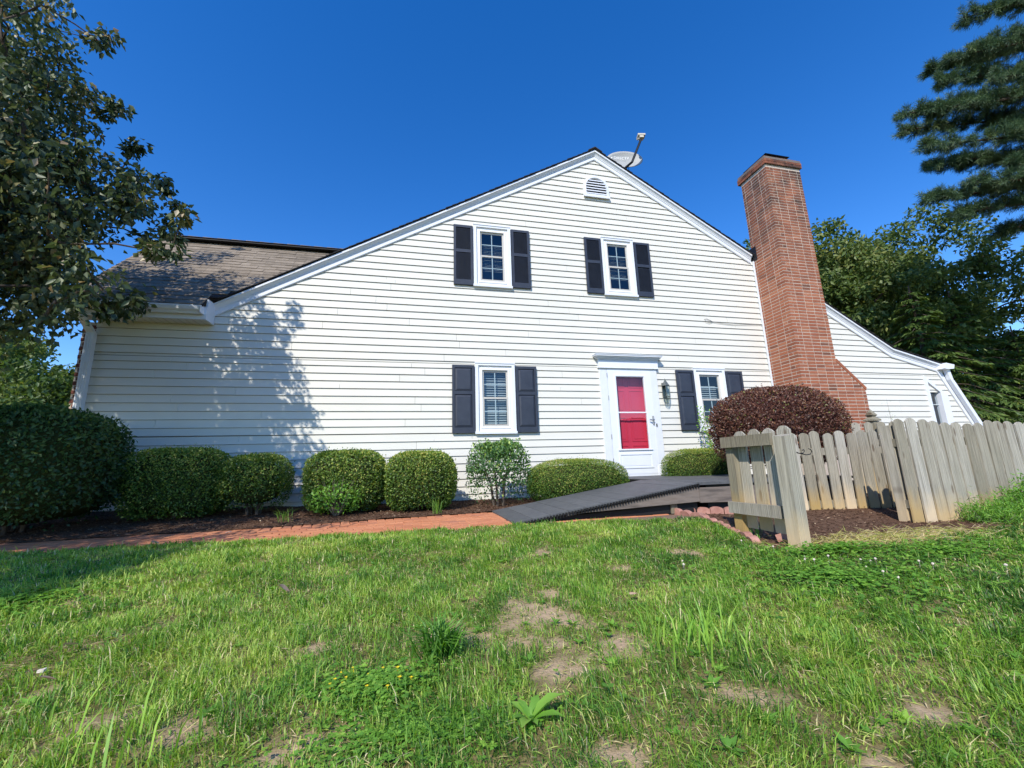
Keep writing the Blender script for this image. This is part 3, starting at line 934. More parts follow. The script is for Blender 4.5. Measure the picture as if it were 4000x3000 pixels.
window(3.708, 4.443, 3.922, 5.230, 0.033, (0.55, 0.80), (0.28, 0.50), 0.7)
window(5.558, 6.305, 1.122, 2.437, 0.046, (0.53, 0.80), (0.0, 0.0), 0.9)

def shutter(x0, x1, z0, z1, louvre):
    st, rt_, rm, rb = (0.045, 0.05, 0.06, 0.10)
    zm = z0 + (z1 - z0) * (0.56 if louvre else 0.585)
    m = ring(MB(), x0, x1, z0, z1, st, st, rb, rt_, -0.062, -0.024)
    m.box(x0 + st + .0003, x1 - st - .0003, -0.0612, -0.024, zm - rm / 2, zm + rm / 2)
    s = m.build("shutter", 'navy', house)
    for a, b in ((z0 + rb, zm - rm / 2), (zm + rm / 2, z1 - rt_)):
        p, q = x0 + st, x1 - st
        if louvre:
            n = MB()
            n.box(p, q, -0.030, -0.026, a, b)
            zz = a + 0.012
            while zz < b - 0.012:
                n.hexa([(p, -.056, zz - .008), (q, -.056, zz - .008), (q, -.032, zz + .010), (p, -.032, zz + .010),
                        (p, -.056, zz - .003), (q, -.056, zz - .003), (q, -.032, zz + .015), (p, -.032, zz + .015)])
                zz += 0.0205
            n.build("louver_panel", 'navy', s)
        else:
            n = MB()
            g = 0.028
            v = [(p + .004, -.044, a + .004), (q - .004, -.044, a + .004), (q - .004, -.044, b - .004), (p + .004, -.044, b - .004),
                 (p + g + .012, -.058, a + g + .012), (q - g - .012, -.058, a + g + .012), (q - g - .012, -.058, b - g - .012), (p + g + .012, -.058, b - g - .012),
                 (p, -.030, a), (q, -.030, a), (q, -.030, b), (p, -.030, b)]
            n.add(v, [(4, 5, 6, 7), (0, 1, 5, 4), (1, 2, 6, 5), (2, 3, 7, 6), (3, 0, 4, 7), (8, 9, 1, 0), (9, 10, 2, 1), (10, 11, 3, 2), (11, 8, 0, 3)])
            n.build("raised_panel", 'navy', s)
for a in ((0.605, 1.006, 1.148, 2.376, 0), (1.772, 2.171, 1.148, 2.378, 0), (5.14, 5.546, 1.155, 2.383, 0), (6.318, 6.727, 1.15, 2.383, 0),
          (0.638, 1.006, 3.937, 5.172, 1), (1.772, 2.140, 3.948, 5.182, 1), (3.327, 3.696, 3.948, 5.178, 1), (4.456, 4.824, 3.95, 5.176, 1)):
    shutter(*a)

# sloped-head window in the right part
wn2 = MB()
o_ = [(11.92, 0.95), (12.56, 0.95), (12.56, 1.93), (11.92, 2.40)]
i_ = [(12.0, 1.03), (12.34, 1.03), (12.34, 2.0), (12.0, 2.25)]
vv = [(x, -.05, z) for x, z in o_] + [(x, -.05, z) for x, z in i_] + [(x, -.002, z) for x, z in o_] + [(x, .09, z) for x, z in i_]
wn2.add(vv, [(0, 1, 5, 4), (1, 2, 6, 5), (2, 3, 7, 6), (3, 0, 4, 7), (0, 8, 9, 1), (1, 9, 10, 2), (2, 10, 11, 3), (3, 11, 8, 0),
             (4, 5, 13, 12), (5, 6, 14, 13), (6, 7, 15, 14), (7, 4, 12, 15)])
wn2 = wn2.build("window", 'trim', house)
MB().add([(x, .05, z) for x, z in i_], [(0, 1, 2, 3)]).build("pane", 'glass', wn2)
MB().box(12.0, 12.34, .035, .055, 1.70, 1.715).build("muntin", 'muntin', wn2)
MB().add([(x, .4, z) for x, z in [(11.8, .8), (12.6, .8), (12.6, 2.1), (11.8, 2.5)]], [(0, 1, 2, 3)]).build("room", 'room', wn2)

# --- gable vent: arched louver
VC, VR, VB, VS = 3.695, 0.292, 6.155, 6.385
def arch(r, base, n=14):
    return [(VC - r, base), (VC + r, base)] + [(VC + r * math.cos(math.pi * i / n), VS + r * math.sin(math.pi * i / n)) for i in range(n + 1)]
oa, ia = arch(VR, VB), arch(VR - 0.055, VB + 0.06)
n_ = len(oa)
vm = MB()
vm.add([(x, -.06, z) for x, z in oa] + [(x, -.066, z) for x, z in ia] + [(x, -.002, z) for x, z in oa] + [(x, -.02, z) for x, z in ia],
       [(i, (i + 1) % n_, (i + 1) % n_ + n_, i + n_) for i in range(n_)] +
       [(i + 2 * n_, (i + 1) % n_ + 2 * n_, (i + 1) % n_, i) for i in range(n_)] +
       [(i + n_, (i + 1) % n_ + n_, (i + 1) % n_ + 3 * n_, i + 3 * n_) for i in range(n_)])
vent = vm.build("gable_vent", 'trim', house)
MB().add([(x, -.0225, z) for x, z in ia], [tuple(range(n_))]).build("dark_backing", 'room', vent)  # dark sheet behind the slats, shade of the hollow put into its colour
MB().box(VC - VR - .01, VC + VR + .01, -.075, -.0602, VB - .012, VB + .04).build("sill", 'trim', vent)
for i in range(7):
    z = VB + 0.085 + i * 0.062
    r = VR - 0.06
    hw = r if z < VS else math.sqrt(max(r * r - (z - VS) ** 2, 0.0001))
    if hw < 0.06:
        continue
    MB().hexa([(VC - hw, -.060, z - .010), (VC + hw, -.060, z - .010), (VC + hw, -.027, z + .012), (VC - hw, -.027, z + .012),
               (VC - hw, -.060, z + .014), (VC + hw, -.060, z + .014), (VC + hw, -.027, z + .030), (VC - hw, -.027, z + .030)]).build("slat", 'trim', vent)

# --- entrance
door = MB()
DX0, DX1, DZ0, DZ1 = 3.612, 4.548, 0.342, 2.386
ring(door, DX0, DX1, DZ0, DZ1, 0.165, 0.150, 0.0, 0.145, -0.050, -0.008)
door = MB()
door.box(DX0, 3.795, -.050, -.010, DZ0, DZ1); door.box(4.393, DX1, -.050, -.010, DZ0, DZ1)
door.box(3.7953, 4.3927, -.0497, -.010, 2.218, DZ1); door.box(3.7953, 4.3927, -.0497, -.010, DZ0, 0.812)
door = door.build("storm_door", 'trim', house)
MB().add([(3.79, -.028, .81), (4.395, -.028, .81), (4.395, -.028, 2.22), (3.79, -.028, 2.22)], [(0, 1, 2, 3)]).build("pane", 'glass_storm', door)
MB().box(3.796, 4.392, -.046, -.030, 1.500, 1.524).build("crossbar", 'trim', door)
ring(MB(), 3.755, 4.433, 0.772, 2.258, .028, .028, .028, .028, -.060, -.0503).build("glass_moulding", 'trim', door)
MB().box(3.725, 4.447, -.072, -.0605, .785, .805).build("ledge", 'trim', door)
ring(MB(), 3.736, 4.44, 0.448, 0.728, .03, .03, .03, .03, -.062, -.0503).build("panel_moulding", 'trim', door)
MB().box(3.79, 4.386, -.056, -.0503, .495, .68).build("kick_panel", 'trim', door)
hd = MB().tube([(4.522, -.055, 1.27), (4.522, -.055, 1.44)], 0.018, 8)
hd.tube([(4.522, -.06, 1.36), (4.522, -.095, 1.36), (4.47, -.10, 1.355), (4.425, -.095, 1.365)], 0.011, 6)
hd.build("lever_handle", 'brass', door)
for z in (0.55, 1.0, 1.75, 2.2):
    MB().box(3.600, 3.6115, -.062, -.02, z, z + .09).build("hinge", 'brass', door)
# red inner door with raised panels
rd = MB()
rd.box(3.64, 4.52, 0.115, 0.155, 0.345, 2.38)
rd = rd.build("entry_door", 'red', house)
for a, b, c, d in ((3.74, 4.02, 1.55, 1.96), (4.14, 4.42, 1.55, 1.96), (3.74, 4.02, 2.05, 2.28), (4.14, 4.42, 2.05, 2.28), (3.74, 4.02, 0.98, 1.42), (4.14, 4.42, 0.98, 1.42),
                   (3.74, 4.02, 0.5, 0.87), (4.14, 4.42, 0.5, 0.87)):
    ring(MB(), a - .02, b + .02, c - .02, d + .02, .022, .022, .022, .022, .106, .1149).build("panel_moulding", 'red', rd)
    MB().box(a + .03, b - .03, .108, .1149, c + .03, d - .03).build("raised_panel", 'red', rd)
MB().tube([(4.46, .11, 1.23), (4.46, .06, 1.23), (4.46, .055, 1.15), (4.46, .11, 1.13)], .008, 6).build("handle", 'brass', rd)
dj = MB()
dj.box(3.61, 3.64, -.0075, .16, .34, 2.39); dj.box(4.52, 4.55, -.0075, .16, .34, 2.39); dj.box(3.6405, 4.5195, -.0075, .16, 2.381, 2.41); dj.box(3.58, 4.58, -.045, .2, .30, .3405)
dj.build("door_frame", 'trim', house)
sr = MB()
for px0, px1 in ((3.452, 3.608), (4.552, 4.697)):
    sr.box(px0, px1, -.042, -.002, .49, 2.386)
    nfl = 5
    for i in range(nfl + 1):
        c = px0 + .012 + (px1 - px0 - .024) * i / nfl
        sr.box(c - .0075, c + .0075, -.054, -.0422, .53, 2.35)
    sr.box(px0 - .012, px1 + .02, -.066, -.002, .30, .489)
sr.box(3.436, 4.727, -.075, -.002, 2.392, 2.55)
sr.box(3.428, 4.735, -.083, -.002, 2.3863, 2.3918)
cor = MB()
for i, (e, y, za, zb) in enumerate(((.0, -.092, 2.5505, 2.567), (.03, -.115, 2.5675, 2.586), (.052, -.140, 2.5865, 2.607), (.085, -.172, 2.6075, 2.632), (.095, -.182, 2.6325, 2.642))):
    cor.box(3.43 - e, 4.733 + e * .6, y, -.002, za, zb)
sur = sr.build("door_surround", 'trim', house)
cor.build("cornice", 'trim', sur)
MB().box(4.572, 4.594, -.068, -.055, 1.235, 1.29).build("doorbell", 'lantern', sur)

# --- chimney
CX0, CX1, CY, CTOP = 7.49, 8.435, -0.741, 7.0
SX = 9.065                                   # right side of the widened base
chim = MB()
chim.prism_y([(CX0 + .0035, -.1), (SX - .004, -.1), (SX - .004, 1.90), (CX1 - .004, 2.485), (CX1 - .004, 7.0), (CX0 + .0035, 7.0)], CY + .0035, -0.03)
chim = chim.build("chimney", 'mortar', house)
bl = 0.203
BW = 0.0677
bmesh_v = [b.mesh("chimney_brick", MT['brick']) for b in brick_variants(1.0, 0.095, 0.053, 6, 0.0016, 0.002)]
jobs = []
def rowbricks(a, b, start):
    out, x = [], a
    w = start
    while x < b - 0.02:
        e = min(x + w, b)
        if b - e < 0.05: e = b
        out.append((x, e)); x = e; w = bl + 0.01
    return out
nrow = int((7.0 - 0.98) / BW)
for r in range(nrow):
    z = 0.98 + r * BW + BW / 2
    if z > 6.99: break
    if z < 1.88: xr = SX
    elif z < 2.46: xr = SX - (z - 1.88) / 0.58 * (SX - CX1)
    else: xr = CX1
    even = r % 2 == 0
    for a, b in rowbricks(CX0 + (0 if even else 0.1005), xr, (0.2115 if even else 0.1005)):
        jobs.append(('f', a + (0 if a == CX0 else .006), b - (0 if b == xr else .006), z))
    for a, b in rowbricks(CY + (0.1005 if even else 0), -0.03, (0.106 if even else 0.2115)):
        jobs.append(('l', a + (0 if a == CY else .006), b - .006, z))
def prio(j):
    if j[0] == 'l' and j[3] < 1.95: return 50
    if j[0] == 'f' and j[3] < 1.75 and j[1] < 8.35: return 50
    return (0 if j[0] == 'f' else 0.9) + 0.12 * abs(j[3] - 3.2)
jobs.sort(key=prio)
restb = MB()
for q, (side, a, b, z) in enumerate(jobs):
    ln = b - a
    d = random.uniform(-.0015, .0015)
    if q < 300:
        me = random.choice(bmesh_v)
        if side == 'f':
            put("brick", me, chim, ((a + b) / 2, CY + .0475 + d, z), (random.uniform(-.01, .01), random.uniform(-.008, .008), random.choice((0, math.pi)) + random.uniform(-.012, .012)), (ln, 1, 1))
        else:
            put("brick", me, chim, (CX0 + .0475 + d, (a + b) / 2, z), (0, 0, math.pi / 2), (ln, 1, 1))
    else:
        t = random.random()
        jz = [random.uniform(-.0015, .0015) for _ in range(4)]
        if side == 'f':
            restb.hexa([(a, CY + d + jz[0], z - .0265), (b, CY + d + jz[1], z - .0265), (b, CY + .095, z - .0265), (a, CY + .095, z - .0265),
                        (a, CY + d + jz[2], z + .0265), (b, CY + d + jz[3], z + .0265), (b, CY + .095, z + .0265), (a, CY + .095, z + .0265)], t)
        else:
            restb.hexa([(CX0 + d + jz[0], a, z - .0265), (CX0 + .095, a, z - .0265), (CX0 + .095, b, z - .0265), (CX0 + d + jz[1], b, z - .0265),
                        (CX0 + d + jz[2], a, z + .0265), (CX0 + .095, a, z + .0265), (CX0 + .095, b, z + .0265), (CX0 + d + jz[3], b, z + .0265)], t)
# plain brick top band: two corbelled courses
ov = 0.035
for c in range(3):
    z = 7.0 + .034 + c * BW
    o2 = ov if c < 2 else ov - .012
    for a, b in rowbricks(CX0 - o2, CX1 + o2, .21 if c % 2 else .11):
        restb.box(a + .004, b - .004, CY - o2, CY - o2 + .09, z - .029, z + .029, random.random())
    for a, b in rowbricks(CY - o2 + .1, 0.0 + o2, .21 if c % 2 else .14):
        restb.box(CX0 - o2, CX0 - o2 + .09, a + .004, b - .004, z - .029, z + .029, random.random())
# sloped shoulder cap bricks
for i in range(7):
    t0, t1 = i / 7, (i + 1) / 7 - .01
    xa, xb = CX1 + (SX + .02 - CX1) * t0, CX1 + (SX + .02 - CX1) * t1
    za, zb = 2.50 - .60 * t0, 2.50 - .60 * t1
    restb.hexa([(xa, CY - .006, za - .03), (xb, CY - .006, zb - .03), (xb, -.03, zb - .03), (xa, -.03, za - .03),
                (xa + .02, CY - .006, za + .035), (xb + .02, CY - .006, zb + .035), (xb + .02, -.03, zb + .035), (xa + .02, -.03, za + .035)], random.random())
stuff(restb.build("brickwork", 'brick', chim))
MB().box(CX0 - .025, CX1 + .025, CY - .025, 0.02, 7.004, 7.19).build("mortar_band", 'mortar_old', chim)
cc = MB()
for a in (7.72, 8.14):
    for b in (-.56, -.16):
        cc.box(a - .012, a + .012, b - .012, b + .012, 7.19, 7.345)
cc.box(7.70, 8.16, -.58, -.14, 7.17, 7.24)
cc.hexa([(7.60, -.70, 7.335), (8.27, -.70, 7.335), (8.27, -.03, 7.335), (7.60, -.03, 7.335), (7.66, -.64, 7.385), (8.21, -.64, 7.385), (8.21, -.09, 7.385), (7.66, -.09, 7.385)])
cc.build("chimney_cap", 'darkmetal', chim)
MB().box(7.468, 7.487, -.065, -.0285, 0.0, 5.0).build("flashing_strip", 'trim', chim)
MB().box(7.478, 7.489, -.16, .25, 5.0, 5.32).build("step_flashing", 'darkmetal', chim)

# ---------------------------------------------------------------- things on the house
# satellite dish on the right-hand slope
dish = tag(empty("satellite_dish", (4.62, 0.36, 6.86)), "grey oval satellite dish with receiver arm standing on the roof ridge", "satellite dish")
dm = MB().tube([(0.14, 0, -0.05), (0.12, 0, 0.30), (0.10, .03, 0.52)], 0.024, 8)
dm.box(0.02, 0.24, -.1, .1, -.075, -.055)
dm.build("mast", 'darkmetal', dish)
a_, b_ = 0.425, 0.25
rv, rf = [], []
NR, NS = 7, 36
nrm = Vector((-0.22, -0.95, 0.16)).normalized()
uu = Vector((1, 0, 0.0)) - nrm * nrm.x
uu.normalize(); uu = (uu + Vector((0, 0, -0.07))).normalized()
ww = nrm.cross(uu).normalized()
if ww.z < 0: ww = -ww
cen = Vector((0.06, -0.03, 0.70))
for i in range(NR + 1):
    r = i / NR
    for k in range(NS):
        t = 2 * math.pi * k / NS
        rv.append(cen + uu * (a_ * r * math.cos(t)) + ww * (b_ * r * math.sin(t)) + nrm * (0.075 * (r * r - 1)))
for i in range(NR):
    for k in range(NS):
        rf.append((i * NS + k, i * NS + (k + 1) % NS, (i + 1) * NS + (k + 1) % NS, (i + 1) * NS + k))
dr_ = MB(); dr_.add(rv, rf)
refl = dr_.build("reflector", 'dish', dish, smooth=True)
mod = refl.modifiers.new("thick", 'SOLIDIFY'); mod.thickness = 0.012; mod.offset = 0.0
am = MB().tube([cen - ww * b_ * 0.98 - nrm * .02, cen - ww * b_ * .9 + nrm * .12 + uu * .12, cen + nrm * .34 + uu * .31 + ww * .22], [.03, .028, .026], 6)
am.build("arm", 'darkmetal', dish)
lc = cen + nrm * .34 + uu * .32 + ww * .27
lm = MB()
ax, ay, az = uu, nrm, ww
def ob(m, c, sx, sy, sz):
    m.hexa([c + ax * (i * sx) + ay * (j * sy) + az * (k * sz) for k in (-1, 1) for i, j in ((-1, -1), (1, -1), (1, 1), (-1, 1))])
ob(lm, lc, .045, .05, .035); ob(lm, lc + az * .05, .085, .06, .022)
lm.tube([lc - ax * .06 - az * .01, lc - ax * .075 - ay * .05], .02, 8)
lm.build("receiver", 'lnb', dish)
fc = bpy.data.curves.new("lettering", 'FONT')
fc.body = "DIRECTV"
fc.size = 0.092
fc.align_x = 'CENTER'; fc.align_y = 'CENTER'
fc.extrude = 0.0015
ft = bpy.data.objects.new("lettering_source", fc)
COL.objects.link(ft)
bpy.context.view_layer.update()
tm = bpy.data.meshes.new_from_object(ft.evaluated_get(bpy.context.evaluated_depsgraph_get()))
bpy.data.objects.remove(ft)
tm.materials.clear(); tm.materials.append(MT['dishtext'])
TX, TY = -0.06, 0.085
for v in tm.vertices:                       # lay the letters on the dish's curve
    v.co.z += 0.075 * (((v.co.x + TX) / a_) ** 2 + ((v.co.y + TY) / b_) ** 2 - 1) + 0.009
to = put("lettering", tm, refl)
tc_ = cen + ww * TY + uu * TX
to.matrix_local = Matrix(((uu.x, ww.x, nrm.x, tc_.x), (uu.y, ww.y, nrm.y, tc_.y), (uu.z, ww.z, nrm.z, tc_.z), (0, 0, 0, 1)))
lg = MB()
lp = cen + ww * 0.085 - uu * 0.31 + nrm * (-0.022)
lg.add([lp + (uu * math.cos(t) + ww * math.sin(t)) * .032 for t in [i * 2 * math.pi / 14 for i in range(14)]], [tuple(range(14))])
lg.build("emblem", 'dishtext', refl)
MB().tube([(0.13, -.02, .5), (0.17, -.05, .3), (0.12, -.02, .05)], .005, 5).build("cable", 'darkmetal', dish)

# wall lantern
lan = tag(empty("wall_lantern", (4.845, -0.09, 1.69)), "tall glass and metal carriage lantern on the wall right of the door", "wall lantern")
def ringpts(r, z, n=6, ph=0.0):
    return [(r * math.cos(2 * math.pi * i / n + ph), r * 0.92 * math.sin(2 * math.pi * i / n + ph), z) for i in range(n)]
fr = MB()
lv = [(0.035, 0.0), (0.072, 0.135), (0.082, 0.35), (0.082, 0.355), (0.012, 0.47), (0.004, 0.5)]
rings_ = [ringpts(r, z) for r, z in lv]
for i in range(6):
    for a in range(0, 3):
        fr.tube([rings_[a][i], rings_[min(a + 1, 2)][i]], 0.0042, 4)
    for a in (0, 1, 2):
        fr.tube([rings_[a][i], rings_[a][(i + 1) % 6]], 0.0042, 4)
roofv = [p for r in rings_[3:] for p in r]
fr.add(roofv, [(r * 6 + i, r * 6 + (i + 1) % 6, (r + 1) * 6 + (i + 1) % 6, (r + 1) * 6 + i) for r in range(2) for i in range(6)])
fr.tube([(0, 0, .135), (0, 0, .22)], 0.013, 8)
fr.build("frame", 'lantern', lan)
gl = MB().add([p for r in rings_[:3] for p in r], [(r * 6 + i, r * 6 + (i + 1) % 6, (r + 1) * 6 + (i + 1) % 6, (r + 1) * 6 + i) for r in range(2) for i in range(6)])
gl.build("pane", 'lglass', lan)
MB().box(-.045, .045, .062, .07, .12, .42).build("backplate", 'lantern', lan)

# loose cable stapled to the clapboards
cab = tag(MB().tube([(6.184, -.03, 3.484), (6.10, -.035, 3.45), (6.03, -.035, 3.475), (5.995, -.035, 3.53), (6.06, -.035, 3.535), (6.13, -.035, 3.51), (6.184, -.03, 3.484),
                     (6.45, -.03, 3.45), (6.72, -.03, 3.437), (7.1, -.03, 3.46), (7.43, -.03, 3.483), (7.475, -.03, 3.45), (7.483, -.03, 3.40)], 0.005, 5).build("cable", 'cable'),
          "thin grey cable looped on the siding left of the chimney", "cable")

# ---------------------------------------------------------------- wheelchair ramp and landing
ramp = tag(empty("ramp", (2.2, -2.15, -0.05)), "low grey tiled ramp and landing rising to the red front door", "ramp")
def rl(p):
    return (p[0] - 2.2, p[1] + 2.15, p[2] + 0.05)
RX0, RX1, RN, RB = 1.02, 3.32, -2.80, -1.48
TOPZ = 0.295
NT = 11
def rz(x):
    return -0.035 + (TOPZ + 0.035) * (x - RX0) / (RX1 - RX0)
for i in range(NT):
    a = RX0 + (RX1 - RX0) * i / NT + .003
    b = RX0 + (RX1 - RX0) * (i + 1) / NT - .003
    j = random.uniform(-.0015, .0015)
    MB().hexa([rl(p) for p in [(a, RN, rz(a) - .03), (b, RN, rz(b) - .03), (b, RB, rz(b) - .03), (a, RB, rz(a) - .03),
                              (a, RN, rz(a) + j), (b, RN, rz(b) + j), (b, RB, rz(b) + j), (a, RB, rz(a) + j)]]).build("deck_tile", 'deck', ramp)
for ix in range(8):
    for iy in range(9):
        a = 3.325 + ix * 0.3; b = a + 0.296
        c = -2.80 + iy * 0.305; d = c + 0.301
        if b < 3.43 and d > RB:
            continue
        if a < 3.43 and c > -1.6:
            a = 3.44
        j = random.uniform(-.0015, .0015)
        MB().box(a - 2.2, b - 2.2, c + 2.15, min(d, -.07) + 2.15, .315, .345 + j).build("deck_tile", 'deck', ramp)
und = MB()
und.hexa([rl(p) for p in [(RX0 + .35, RN + .06, -.05), (RX1, RN + .06, -.05), (RX1, RB - .03, -.05), (RX0 + .35, RB - .03, -.05),
                         (RX0 + .35, RN + .06, rz(RX0 + .35) - .032), (RX1, RN + .06, rz(RX1) - .032), (RX1, RB - .03, rz(RX1) - .032), (RX0 + .35, RB - .03, rz(RX0 + .35) - .032)]])
und.box(3.47 - 2.2, 5.7 - 2.2, -2.74 + 2.15, -.1 + 2.15, 0.0, .313)
und.build("underframe", 'rubber', ramp)
# stained side boards
sk = MB().hexa([rl(p) for p in [(1.62, RN + .0, 0.015), (3.318, RN + .0, 0.075), (3.318, RN + .035, 0.075), (1.62, RN + .035, 0.015),
                               (1.62, RN + .0, rz(1.62) - .052), (3.318, RN, rz(3.318) - .052), (3.318, RN + .035, rz(3.318) - .052), (1.62, RN + .035, rz(1.62) - .052)]])
sk.build("side_board", 'skirt', ramp)
MB().hexa([rl(p) for p in [(3.324, RN + .002, 0.06), (4.05, RN + .002, 0.045), (4.05, RN + .037, 0.045), (3.324, RN + .037, 0.06),
                          (3.324, RN + .002, TOPZ - .062), (4.05, RN + .002, TOPZ - .062), (4.05, RN + .037, TOPZ - .062), (3.324, RN + .037, TOPZ - .062)]]).build("side_board", 'skirt', ramp)
MB().hexa([rl(p) for p in [(4.054, RN + .01, -0.05), (5.7, RN + .01, -0.05), (5.7, RN + .045, -0.05), (4.054, RN + .045, -0.05),
                          (4.054, RN + .01, TOPZ - .062), (5.7, RN + .01, TOPZ - .062), (5.7, RN + .045, TOPZ - .062), (4.054, RN + .045, TOPZ - .062)]]).build("side_board", 'skirt', ramp)
MB().box(2.95 - 2.2, 3.03 - 2.2, RN + .04 + 2.15, RN + .11 + 2.15, 0, .22).build("support_block", 'rail', ramp)
te = MB()
x = RX0 + .12
while x < RX1 - .01:
    z = rz(x)
    te.hexa([rl(p) for p in [(x, RN - .022, z - .036), (x + .020, RN - .022, z - .034), (x + .020, RN - .0008, z - .034), (x, RN - .0008, z - .036),
                            (x, RN - .022, z - .012), (x + .020, RN - .022, z - .010), (x + .020, RN - .0008, z - .010), (x, RN - .0008, z - .012)]])
    te.hexa([rl(p) for p in [(x + .004, RN - .018, z - .058), (x + .016, RN - .018, z - .057), (x + .016, RN - .0008, z - .057), (x + .004, RN - .0008, z - .058),
                            (x + .004, RN - .018, z - .0365), (x + .016, RN - .018, z - .0355), (x + .016, RN - .0008, z - .0355), (x + .004, RN - .0008, z - .0365)]])
    x += .036
y = -1.5
while y < -.12:
    te.box(3.41 - 2.2, 3.4395 - 2.2, y + 2.15, y + .02 + 2.15, .315, .338); y += .036
stuff(te.build("interlock_edge", 'rubber', ramp))
stp = tag(MB().box(2.7, 3.40, -1.44, -0.09, -0.05, 0.12).build("door_step", 'deck'), "low dark grey step beside the landing behind the clipped yew", "step")

# ---------------------------------------------------------------- fences
def picket_mesh(Hh, w=0.14, t=0.017, seed=0, name="picket"):
    rg = random.Random(seed)
    j = lambda s: rg.uniform(-s, s)
    h = w / 2
    prof = [(-h, 0 + j(.006)), (h, 0 + j(.006)), (h + j(.002), Hh - .034), (h * .84, Hh - .028), (h * .64, Hh - .015), (h * .36, Hh - .005 + j(.003)), (0, Hh + j(.003)),
            (-h * .36, Hh - .005 + j(.003)), (-h * .64, Hh - .015), (-h * .84, Hh - .028), (-h + j(.002), Hh - .034)]
    return MB().prism_y(prof, -t / 2, t / 2).mesh(name, MT['picket'])
def zg(x, y):
    return float(z_bedr(np.array([x]), np.array([y]))[0])

low = tag(empty("picket_fence", (4.6, -2.96, -.18)), "low weathered picket fence running right from behind the gate post", "fence")
gx_ = [picket_mesh(1.05 + .012 * (i % 3 - 1), .130, seed=i) for i in range(5)]
dx_, dy_ = 1.17 / 1.18, -.13 / 1.18
for i in range(17):
    s = 0.03 + i * 0.164
    put("picket", gx_[i % 5], low, (s * dx_, s * dy_, 0.0 + random.uniform(-.012, .010)), (random.uniform(-.01, .01), random.uniform(-.014, .014), math.atan2(dy_, dx_)))
for zr, nm in ((.16, "rail"), (.80, "rail")):
    m = MB().box(-.15, 2.75, .0, .035, -.045, .045)
    o = m.build(nm, 'rail', low, loc=(0, .0095, zr)); o.rotation_euler = (0, 0, math.atan2(dy_, dx_))
for s in (-.12, 2.45):
    o = MB().box(-.045, .045, .046, .136, -.1, .95).build("post", 'post', low, loc=(s * dx_, s * dy_, 0)); o.rotation_euler = (0, 0, math.atan2(dy_, dx_))

tall = tag(empty("picket_fence", (5.05, -3.86, -.18)), "tall weathered picket fence at the right with leaning boards above the weeds", "fence")
tx_ = [picket_mesh(1.14 + .02 * (i % 4 - 1.5) * .5, .142, seed=40 + i) for i in range(7)]
lean = [0.0, .005, .012, .03, .04, .02, .012, -.022, -.01, .008, .014, .004, -.006, .01, .006, .0]
xs_t = [0.0, 0.172, 0.345, 0.52, 0.685, 0.85, 1.02, 1.187, 1.352, 1.517, 1.684, 1.85, 2.016, 2.184, 2.35, 2.516]
for i, s in enumerate(xs_t):
    a = -lean[i]
    bz = (-.015 - .012 * min(i, 4)) + random.uniform(-.004, .004)
    put("picket", tx_[(i * 3) % 7], tall, (s + .045 + lean[i] * 1.1 * .0, random.uniform(-.004, .004), bz), (random.uniform(-.01, .006), a * .5, random.uniform(-.006, .006)))
for zr in (.22, .86):
    MB().box(-.02, 3.0, .012, .048, -.042, .042).build("rail", 'rail', tall, loc=(0, 0, zr))
for s in (.02, 2.0):
    MB().box(-.045, .045, .049, .139, -.1, 1.05).build("post", 'post', tall, loc=(s, 0, 0))

# gate panel beside the corner post
gate = tag(empty("gate_panel", (2.925, -4.40, -.06)), "short weathered gate panel with two rails beside the thick corner post", "gate")
gate.rotation_euler = (0, 0, math.pi / 2 + .06)
gp_ = [picket_mesh(0.88, .122, seed=80 + i) for i in range(4)]
for i in range(4):
    put("picket", gp_[i], gate, (.0 + i * .152, -.088, random.uniform(-.006, .006)), (0, random.uniform(-.008, .008), 0))
for zr in (.178, .776):
    MB().box(.05, .60, -.019, .019, -.050, .050).build("rail", 'rail', gate, loc=(0, -.002, zr))
MB().box(-.045, .045, -.045, .045, -.06, .765).build("post", 'post', gate, loc=(.545, -.068, 0))
ga = math.pi / 2
cp = MB().hexa([(-.054, -.054, -.06), (.054, -.054, -.06), (.054, .054, -.06), (-.054, .054, -.06), (-.051, -.053, .885), (.052, -.054, .905), (.054, .052, .91), (-.052, .054, .895)])
cpo = tag(cp.build("corner_post", 'post', loc=(2.915, -4.475, -.16)), "thick square weathered post standing in the grass at the gate corner", "post")
cpo.rotation_euler = (.0, .0, .10)
MB().box(.0545, .064, -.03, .03, .78, .87).build("bracket", 'darkmetal', cpo)
hk = MB()
hp = [(0, 0, 0), (.05, -.02, -.03), (.11, -.03, -.045), (.155, -.03, -.04), (.175, -.03, -.02), (.165, -.03, .0), (.145, -.03, .005)]
hk.tube(hp, .004, 5)
hk.tube([(.0, .0, -.02), (.05, -.02, -.03), (.085, -.03, -.03), (.10, -.03, -.012), (.09, -.03, 0), (.078, -.03, -.008)], .004, 5)
hko = tag(hk.build("scroll_hook", 'darkmetal', loc=(3.09, -4.37, .62)), "small black scroll hook fixed to the corner post", "hook")

